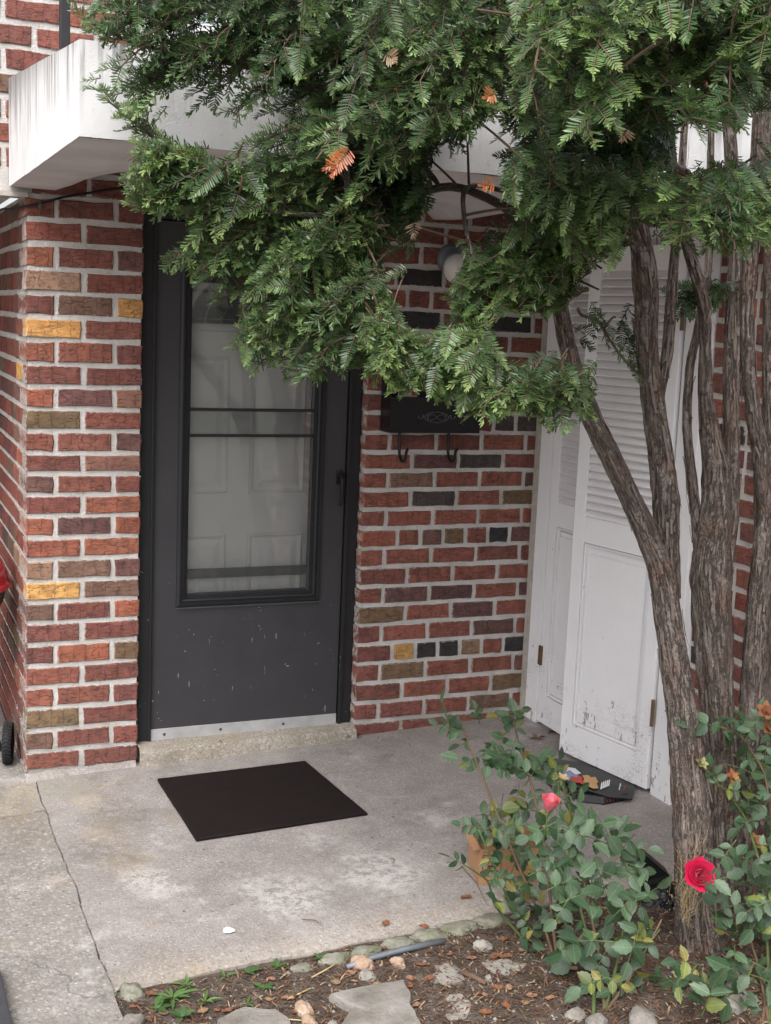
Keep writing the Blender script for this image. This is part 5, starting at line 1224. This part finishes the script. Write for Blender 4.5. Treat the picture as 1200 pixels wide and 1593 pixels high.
flatstone([(748, 1498), (790, 1490), (820, 1500), (800, 1520), (765, 1515)], 'pale flush stone under the hanging rose leaves', .001, M_PALE)
ms = [onbed(x, y, .012) for x, y in ((540, 1505), (580, 1490), (630, 1477), (690, 1464))]
tag(MB().tube(ms, [.007, .0085, .009, .009], 10).out('metal_strip', M_GALV, smooth=True), 'blue grey metal pipe half buried along the edging stones', 'pipe')
st = [onbed(x, y, .008) for x, y in ((720, 1513), (738, 1520), (756, 1530))]
tag(MB().tube(st, [.007, .008, .006], 7).out('stick', M_TWIG, smooth=True), 'short dark stick lying right of the flush stone', 'stick')
for k, (a, b_, lb) in enumerate([((485, 1521), (520, 1501), 'yellow straw stalk left of the brown stone'), ((447, 1555), (483, 1538), 'yellow straw stalk above the tan stone'), ((415, 1590), (475, 1588), 'yellow straw stalk along the bottom edge'), ((470, 1430), (500, 1438), 'thin brown twig lying on the porch slab'), ((608, 1335), (612, 1343), 'tiny dark twig bit on the porch near the mat'), ((720, 1350), (756, 1404), 'bare reddish twig hanging over the slab by the box')]):
    f_ = onslab if k in (3, 4, 5) else onbed
    p, q = f_(*a, .006), f_(*b_, .006); m_ = (p+q)/2+np.array([.01, .0, .003])
    tag(MB().tube([p, m_, q], [.0022, .002, .0012] if k < 3 else [.0014, .0014, .0008], 6).out('straw' if k < 3 else 'twig', M_STRAW if k < 3 else M_TWIG), lb, 'straw' if k < 3 else 'twig')
pp = onslab(356, 1448, .003); rr = random.Random(4)
pv = [(pp[0]+.022*math.cos(t)*rr.uniform(.7, 1.15), pp[1]+.018*math.sin(t)*rr.uniform(.7, 1.15), pp[2]+rr.uniform(0, .004)) for t in np.linspace(0, 2*math.pi, 9)[:-1]]
tag(mk('paper_scrap', pv+[(x, y, z-.0015) for x, y, z in pv], [list(range(8))]+[(i, 8+i, 8+(i+1) % 8, (i+1) % 8) for i in range(8)], flat('paper', (.78, .82, .82))), 'scrap of white paper on the porch slab', 'paper')
# dry leaves
def dryleaf(c, s, col, label, big=False, group='fallen leaves'):
    n = 14 if big else 10; v = []; ph = GR.uniform(0, 6)
    for i in range(n):
        t = 2*math.pi*i/n; r = s*((.62+.38*math.cos(5*t/1.0)) if big else (.55+.45*abs(math.cos(t))**1.2))*GR.uniform(.88, 1.1)
        v.append((c[0]+r*math.cos(t+ph), c[1]+r*.8*math.sin(t+ph), c[2]+.004+s*GR.uniform(.0, .22)))
    v.append((c[0], c[1], c[2]+.004)); m = len(v)-1
    o = mk('fallen_leaf', v, [(i, (i+1) % n, m) for i in range(n)], M_DRYLEAF, smooth=True); o.color = (*col, 1)
    return tag(o, label, 'leaf', group)
RU = (.24, .10, .055); TB = (.30, .19, .12); OR = (.45, .24, .09)
for x, y, s, c, lb in [(833, 1150, .055, (.17, .075, .045), 'crumpled brown oak leaf at the foot of the white closet door'), (862, 1140, .045, (.19, .085, .05), 'brown oak leaf tucked under the left closet door'), (785, 1142, .018, OR, 'yellow brown leaf on the slab by the brick corner'), (725, 1398, .020, RU, 'rusty leaf alone on the slab near the box'), (975, 1283, .014, OR, 'small tan leaf on the slab left of the yellow one'), (988, 1285, .020, (.45, .36, .16), 'curled yellow leaf on the slab in front of the package'), (600, 1438, .018, RU, 'rusty leaf on the slab edge'), (660, 1444, .02, RU, 'rusty leaf between slab and edging stones')]:
    dryleaf(onslab(x, y), s, c, lb, s > .04)
k = 0
while k < 46:
    x, y = GR.uniform(200, 900), GR.uniform(1430, 1592)
    P = onbed(x, y)
    if P[1] > -1.60 or P[0] < .05: continue
    k += 1; cl, nm_ = GR.choice([(RU, 'rust-red'), (TB, 'tan'), ((.22, .10, .06), 'dark brown'), ((.30, .16, .11), 'pinkish brown')]); dryleaf(P+np.array([0, 0, .002]), GR.uniform(.010, .021), cl, 'small %s dry leaf lying in the planting bed' % nm_, False, nm_+' dry leaves in the bed')
# needle litter and crumbs: nobody could count it
lb_ = MB(); LV = []; LF_ = []
for i in range(17000):
    X = .04+GR.random()**.9*2.1; Y = -1.60-GR.random()*1.3
    a = GR.uniform(0, math.pi); l = GR.uniform(.006, .024); w = GR.uniform(.0008, .0022); z = zbed(X, Y)+GR.uniform(.001, .008)
    if Y > -1.585: z = zslab(X)+.003
    dx, dy = math.cos(a)*l/2, math.sin(a)*l/2; sx, sy = -math.sin(a)*w, math.cos(a)*w; t = GR.uniform(-.3, .3)*l
    m = len(LV); LV += [(X-dx-sx, Y-dy-sy, z-t), (X-dx+sx, Y-dy+sy, z-t), (X+sx*1.2, Y+sy*1.2, z+.0015), (X-sx*1.2, Y-sy*1.2, z+.0015), (X+dx+sx, Y+dy+sy, z+t), (X+dx-sx, Y+dy-sy, z+t)]
    LF_ += [(m, m+3, m+2, m+1), (m+3, m+5, m+4, m+2)]
tag(mk('needle_litter', LV, LF_, M_LITTER, loc=(1, -2, 0)), 'brown needles and wood crumbs covering the planting bed', 'mulch', kind='stuff')
GVv = []; GF = []
for i in range(760):
    X = .04+GR.random()*1.9; Y = -1.60-GR.random()*.9; s = GR.uniform(.002, .006); z = zbed(X, Y)
    if i > 600: Y = -1.7+GR.random()*1.6; X = .026+jag(Y)+GR.gauss(0, .004); s *= .55; z = zslab(X)-.001
    m = len(GVv); 
    for dx, dy, dz in ((-1, -1, 0), (1, -1, 0), (1, 1, 0), (-1, 1, 0), (0, 0, 1.1)): GVv.append((X+dx*s*GR.uniform(.5, 1), Y+dy*s*GR.uniform(.5, 1), z+dz*s))
    GF += [(m, m+1, m+4), (m+1, m+2, m+4), (m+2, m+3, m+4), (m+3, m, m+4)]
tag(mk('gravel', GVv, GF, M_PALE, loc=(1, -2, 0)), 'fine pale grit scattered in the planting bed', 'gravel', kind='stuff')
# weeds
def weed(x, y, s, n, label, round_=False):
    P = onbed(x, y); w = thing('weed', P, label, 'weed', 'weeds in the bed')
    for i in range(n):
        a = 2*math.pi*i/n+GR.uniform(-.4, .4); me = LEAFM[GR.randrange(12)][1]; o = link('leaf', me, None, w, P+np.array([math.cos(a), math.sin(a), 0])*s*.1+np.array([0, 0, .004]))
        orient(o, np.array([math.cos(a), math.sin(a), GR.uniform(.15, .8)]), np.array([-math.cos(a)*.3, -math.sin(a)*.3, 1])); k = s*GR.uniform(.7, 1.2)/.04
        o.scale = (k*(.8 if round_ else .34), k, k); c = (.085, .17, .045) if not round_ else (.06, .12, .04); q = GR.uniform(.8, 1.25); o.color = (c[0]*q, c[1]*q, c[2]*q, 1)
for a in [(268, 1556, .042, 14, 'largest green weed rosette near the slab corner'), (290, 1536, .032, 8, 'upright weed behind the largest rosette'), (318, 1562, .032, 6, 'low weed right of the largest rosette'), (245, 1572, .024, 6, 'tiny weed left of the largest rosette', True), (180, 1545, .022, 6, 'tiny weed at the corner of slab and driveway', True), (385, 1515, .022, 6, 'small round-leaved weed by the slab edge', True), (350, 1522, .026, 6, 'small weed between rosette and slab edge'), (432, 1507, .022, 6, 'round-leaved weed by the first edging stone', True), (497, 1494, .022, 8, 'clover-like weed between two edging stones', True), (573, 1484, .016, 6, 'small weed tucked under an edging stone', True), (725, 1452, .018, 6, 'small weed by the larger edging stone', True), (410, 1540, .020, 6, 'little green weed in bare mulch', True), (385, 1565, .018, 5, 'tiny sprout above the bottom flat stone'), (283, 1585, .020, 6, 'little weed at the bottom edge', True)]: weed(*a)

# ================================================================== objects by the closet
# crushed black printed carton under the closet door
pk = onslab(930, 1232); pkg = thing('carton', (2.03, -.70, zslab(2.03)), 'crushed black carton with colourful print under the right closet door', 'carton')
A_ = [onslab(872, 1222, .012), onslab(905, 1243, .010), onslab(958, 1250, .010), onslab(986, 1238, .02)]
Bk = [onslab(868, 1197, .055), onslab(900, 1203, .055), onslab(948, 1222, .060), onslab(984, 1232, .05)]
def quadstrip(rows, name, mat, par, th=.0):
    v = [p for r in rows for p in r]; n = len(rows[0]); f = [(j*n+i, j*n+i+1, (j+1)*n+i+1, (j+1)*n+i) for j in range(len(rows)-1) for i in range(n-1)]
    m = len(v); v = v+[np.array(p)+np.array([0, .0, -th]) for p in v]; f = f+[tuple(i+m for i in q[::-1]) for q in f]
    bd = list(range(n))+[j*n+n-1 for j in range(1, len(rows))]+[(len(rows)-1)*n+i for i in range(n-2, -1, -1)]+[j*n for j in range(len(rows)-2, 0, -1)]
    f += [(bd[i], bd[i]+m, bd[(i+1) % len(bd)]+m, bd[(i+1) % len(bd)]) for i in range(len(bd))]
    return mk(name, v, f, mat, par)
M_CARTON = simple('black_carton', (.012, .012, .013), .45, .4, var=.2, scale=20)
def lerp(a, b, t): return np.array(a)*(1-t)+np.array(b)*t
top0 = [onslab(869, 1212, .030), onslab(902, 1226, .030), onslab(948, 1240, .026), onslab(984, 1243, .018)]
topb = [onslab(862, 1180, .014), onslab(900, 1186, .014), onslab(946, 1200, .014), onslab(990, 1222, .012)]
quadstrip([top0, [lerp(a, b, .5)+[0, 0, .004] for a, b in zip(top0, topb)], topb], 'top_flap', M_CARTON, pkg, .004)
lo0 = [onslab(872, 1228, .004), onslab(905, 1247, .004), onslab(940, 1251, .004), onslab(976, 1244, .004)]
lo1 = [p+np.array([.008, .012, .020]) for p in lo0]
quadstrip([lo0, lo1, [p+np.array([.05, .09, -.012]) for p in lo1]], 'lower_side', M_CARTON, pkg, .003)
def onflap(u, w):
    x = u*3; i = min(2, int(x)); t = x-i; a = lerp(top0[i], top0[i+1], t); b = lerp(topb[i], topb[i+1], t); return lerp(a, b, w)+np.array([0, 0, .0025+.0045*(1-abs(2*w-1))])
def patch(poly, col, nm='print'):
    mk(nm, [onflap(u, w) for u, w in poly], [list(range(len(poly)))], flat('carton_ink', col), pkg)
patch([(.02+.17*(1+math.cos(t))*.92, .36+.30*math.sin(t)) for t in np.linspace(0, 2*math.pi, 16)[:-1]], (.20, .28, .48))
def up_(poly, col, dz):
    mk('print', [onflap(u, w)+np.array([-.0005, -.0005, dz]) for u, w in poly], [list(range(len(poly)))], flat('carton_ink', col), pkg)
up_([(.06, .42), (.16, .62), (.28, .66), (.36, .5), (.28, .40), (.2, .5), (.12, .36)], (.75, .75, .78), .001)
up_([(.18, .14), (.22, .28), (.30, .30), (.32, .40), (.37, .36), (.36, .24), (.42, .18), (.40, .10), (.33, .14), (.27, .07)], (.50, .045, .03), .002)
up_([(.37, .16), (.39, .34), (.37, .44), (.44, .52), (.47, .46), (.52, .54), (.55, .38), (.53, .30), (.55, .16), (.49, .08), (.43, .12)], (.52, .30, .12), .0015)
up_([(.0, .40), (.02, .52), (.10, .46), (.08, .38)], (.55, .06, .04), .002)
for k in range(5): up_([(.57+.022*k, .16+.05*k), (.585+.022*k, .14+.05*k), (.60+.022*k, .40+.05*k), (.588+.022*k, .42+.05*k)], (.7, .7, .72), .001)
for u in (.80, .86): up_([(u, .30), (u+.012, .29), (u+.03, .62), (u+.018, .64)], (.7, .7, .7) if u < .85 else (.3, .06, .04), .001)
rl = MB()
for k in range(6): rl.tube([lerp(lo0[0], lo0[1], .12+.11*k)+np.array([-.002, -.003, .004]), lerp(lo1[0], lo1[1], .02+.15*k)+np.array([-.004, -.004, -.002])], .0007, 4)
for k in range(6): rl.tube([lerp(lo0[2], lo0[3], .05+.12*k)+np.array([-.002, -.003, .004]), lerp(lo1[2], lo1[3], -.1+.16*k)+np.array([-.004, -.004, -.002])], .0007, 4)
rl.out('red_line_print', flat('red_ink', (.35, .05, .035)), pkg)
# cardboard box behind the thin rose
B0 = onslab(744, 1378); bx, by, bz = B0[0], B0[1], zslab(B0[0])
box = thing('cardboard_box', (bx+.12, by+.13, bz), 'open brown cardboard box half hidden behind the thin rose bush', 'box')
rot = math.radians(-16); cr_, sr_ = math.cos(rot), math.sin(rot)
def BT(p): return (bx+p[0]*cr_-p[1]*sr_, by+p[0]*sr_+p[1]*cr_, bz+p[2])
def bput(mb, nm, mat): return mk(nm, [BT(p) for p in mb.v], mb.f, mat, box)
bw, bd, bh = .20, .18, .118
bput(MB().box(0, bw, 0, .004, .002, bh), 'front_side', M_CARD); bput(MB().box(0, .004, .0045, bd, .002, bh), 'left_side', M_CARD); bput(MB().box(bw-.004, bw, .0045, bd, .002, bh), 'right_side', M_CARD); bput(MB().box(.0045, bw-.0045, bd-.004, bd, .002, bh), 'back_side', M_CARD); bput(MB().box(.0045, bw-.0045, .0045, bd-.0045, .002, .006), 'bottom', M_CARD)
def flap(p0, p1, d): return MB().add([p0, p1, tuple(np.array(p1)+d), tuple(np.array(p0)+d)]+[tuple(np.array(q)+np.array([0, 0, -.003])) for q in (p0, p1, tuple(np.array(p1)+d), tuple(np.array(p0)+d))], [(0, 1, 2, 3), (7, 6, 5, 4), (0, 4, 5, 1), (1, 5, 6, 2), (2, 6, 7, 3), (3, 7, 4, 0)])
bput(flap((0, 0, bh+.003), (0, bd, bh+.003), np.array([-.022, .0, -.006])), 'flap', M_CARD); bput(flap((bw, 0, bh+.003), (bw, bd, bh+.003), np.array([.02, 0, -.05])), 'flap', M_CARD); bput(flap((.004, bd, bh+.003), (bw-.004, bd, bh+.003), np.array([0, .05, -.02])), 'flap', M_CARD)
sy_ = MB()
for (y0, y1, z0, z1) in ((.05, .11, .03, .032), (.05, .11, .098, .10), (.05, .052, .032, .098), (.108, .11, .032, .098), (.06, .10, .045, .05), (.065, .095, .06, .066), (.078, .084, .066, .085), (.07, .092, .085, .088)): sy_.add([(y0-.04, -.001, z0), (y1-.04, -.001, z0), (y1-.04, -.001, z1), (y0-.04, -.001, z1)], [(0, 1, 2, 3)])
bput(sy_, 'handling_mark', M_INK)
# black plastic by the trunk
bg0 = onslab(1015, 1400)
bag = thing('plastic_bag', onslab(1030, 1430), 'shiny black plastic bag crumpled against the yew trunk', 'bag')
tri = [onY(998, 1325, -1.62), onY(1042, 1362, -1.62), onY(1035, 1400, -1.62), onY(990, 1395, -1.64), onY(985, 1375, -1.62)]
cen = sum(tri)/5
mk('stiff_corner', [*tri, *[p+np.array([.02, .05, 0]) for p in tri]], [(0, 1, 2, 3, 4), (9, 8, 7, 6, 5)]+[(i, 5+i, 5+(i+1) % 5, (i+1) % 5) for i in range(5)], simple('stiff_black_plastic', (.012, .012, .013), .4, .4), bag)
bm = bmesh.new(); bmesh.ops.create_icosphere(bm, subdivisions=4, radius=1.0); c = onY(1030, 1412, -1.68)
for q in bm.verts:
    k = 1+.28*mnoise.noise(q.co*1.6+Vector((4, 1, 0)))+.22*(1-2*abs(mnoise.noise(q.co*3.2)))*.6
    q.co = Vector((q.co.x*k*.075, q.co.y*k*.06, q.co.z*k*.066))
bm.verts.index_update(); mk('crumpled_bag', [np.array(q.co)+c for q in bm.verts], [[q.index for q in g.verts] for g in bm.faces], M_BAG, bag, smooth=True); bm.free()
# dried straw-coloured weed at the trunk
dw = thing('dry_weed', onbed(1070, 1400), 'dried straw-coloured weed standing against the yew trunk', 'weed')
sm = MB(); sd2 = MB(); DR = random.Random(3)
for i in range(22):
    b0 = onY(1070+DR.uniform(-10, 10), DR.uniform(1400, 1450), -2.02); t0 = onY(DR.uniform(1030, 1105), DR.uniform(1285, 1385), -2.03+DR.uniform(-.06, .03)); q = [b0]
    for k in range(1, 7): q.append(b0*(1-k/6)+t0*(k/6)+np.array([DR.gauss(0, .007), DR.gauss(0, .006), DR.gauss(0, .004)]))
    sm.tube(q, [.0006]*5+[.0004]*2, 3, False)
    for k in range(34):
        p = q[DR.randrange(2, 7)]+np.array([DR.gauss(0, .014), DR.gauss(0, .012), DR.gauss(0, .012)]); s = DR.uniform(.0008, .0021)
        sd2.add([p+[s, 0, 0], p+[-s*.5, s, 0], p+[-s*.5, -s, 0], p+[0, 0, s*1.4]], [(0, 1, 3), (1, 2, 3), (2, 0, 3), (0, 2, 1)])
sm.out('stalks', M_STRAW, dw); tag(sd2.out('seed_heads', simple('seed_heads', (.30, .235, .14), .9), dw), kind='stuff')

# ================================================================== kettle grill at the left edge, plank on the drive
gx, gy = -.315, .33; gz = -.03
gr = thing('kettle_grill', (gx, gy, gz), 'red-lidded kettle grill on wheels beside the brick pier, cut by the left edge', 'grill')
RL = simple('red_enamel', (.36, .012, .022), .22, .5, var=.05)
zr = .672+.03
MB().lathe((gx, gy, gz+zr), [(.292, -.012), (.296, .0), (.290, .008), (.284, .012)]+[(.284*math.cos(t), .012+.20*math.sin(t)) for t in np.linspace(.05, 1.5, 14)], 48).out('lid', RL, gr, smooth=True)
MB().lathe((gx, gy, gz+zr-.014), [(.286, 0), (.282, -.006)]+[(.278*math.cos(t), -.19*math.sin(t)) for t in np.linspace(.05, 1.5, 14)], 48).out('bowl', simple('black_enamel_bowl', (.01, .01, .011), .25, .5), gr, smooth=True)
MB().tube([(gx-.05, gy, gz+zr+.20), (gx-.05, gy, gz+zr+.26), (gx+.05, gy, gz+zr+.26), (gx+.05, gy, gz+zr+.20)], .009, 8).out('lid_handle', M_RUBBER, gr)
wx, wy = -.045, .205
CH = simple('chrome_leg', (.45, .46, .48), .3, .5, .9)
for a0, a1 in (((gx+.13, gy-.02, gz+zr-.17), (wx-.032, wy-.01, gz+.055)), ((gx-.10, gy-.12, gz+zr-.17), (gx-.24, gy-.20, gz+.0)), ((gx-.02, gy+.15, gz+zr-.17), (gx+.0, gy+.30, gz+.055))):
    MB().tube([a0, a1], .0125, 12).out('leg', CH, gr, smooth=True)
def wheel(c):
    w = MB(); R_ = .082; n = 44
    prof = [(R_-.028, -.012), (R_-.010, -.017), (R_-.002, -.013), (R_, 0), (R_-.002, .013), (R_-.010, .017), (R_-.028, .012), (R_-.028, -.012)]
    ax_ = Vector((.96, -.20, 0)).normalized(); w.lathe(c, prof, n, ax_); t = w.out('wheel', M_RUBBER, gr, smooth=True)
    tr_ = MB(); q = ax_.to_track_quat('Z', 'Y').to_matrix()
    for k in range(34):
        a = 2*math.pi*k/34
        for s in (-1, 1):
            p0 = q @ Vector((R_*math.cos(a), R_*math.sin(a), s*.002)); p1 = q @ Vector(((R_-.004)*math.cos(a+.05), (R_-.004)*math.sin(a+.05), s*.017)); tr_.tube([np.array(c)+np.array(p0), np.array(c)+np.array(p1)], .0032, 4)
    tr_.out('tread', M_RUBBER, t)
    MB().lathe(c, [(.0, -.008), (.054, -.010), (.054, .010), (.0, .008)], 24, ax_).out('hub', simple('hub_plastic', (.03, .03, .03), .5), t, smooth=True)
wheel((wx, wy, gz+.083)); wheel((gx+.02, gy+.32, gz+.083))
tag(MB().box(-.42, -.247, -2.6, -1.44, -.026, .012, .004).out('plank', simple('dark_plank', (.05, .052, .058), .5, .4, var=.2)), 'dark grey plank edge at the bottom left corner on the driveway', 'plank')
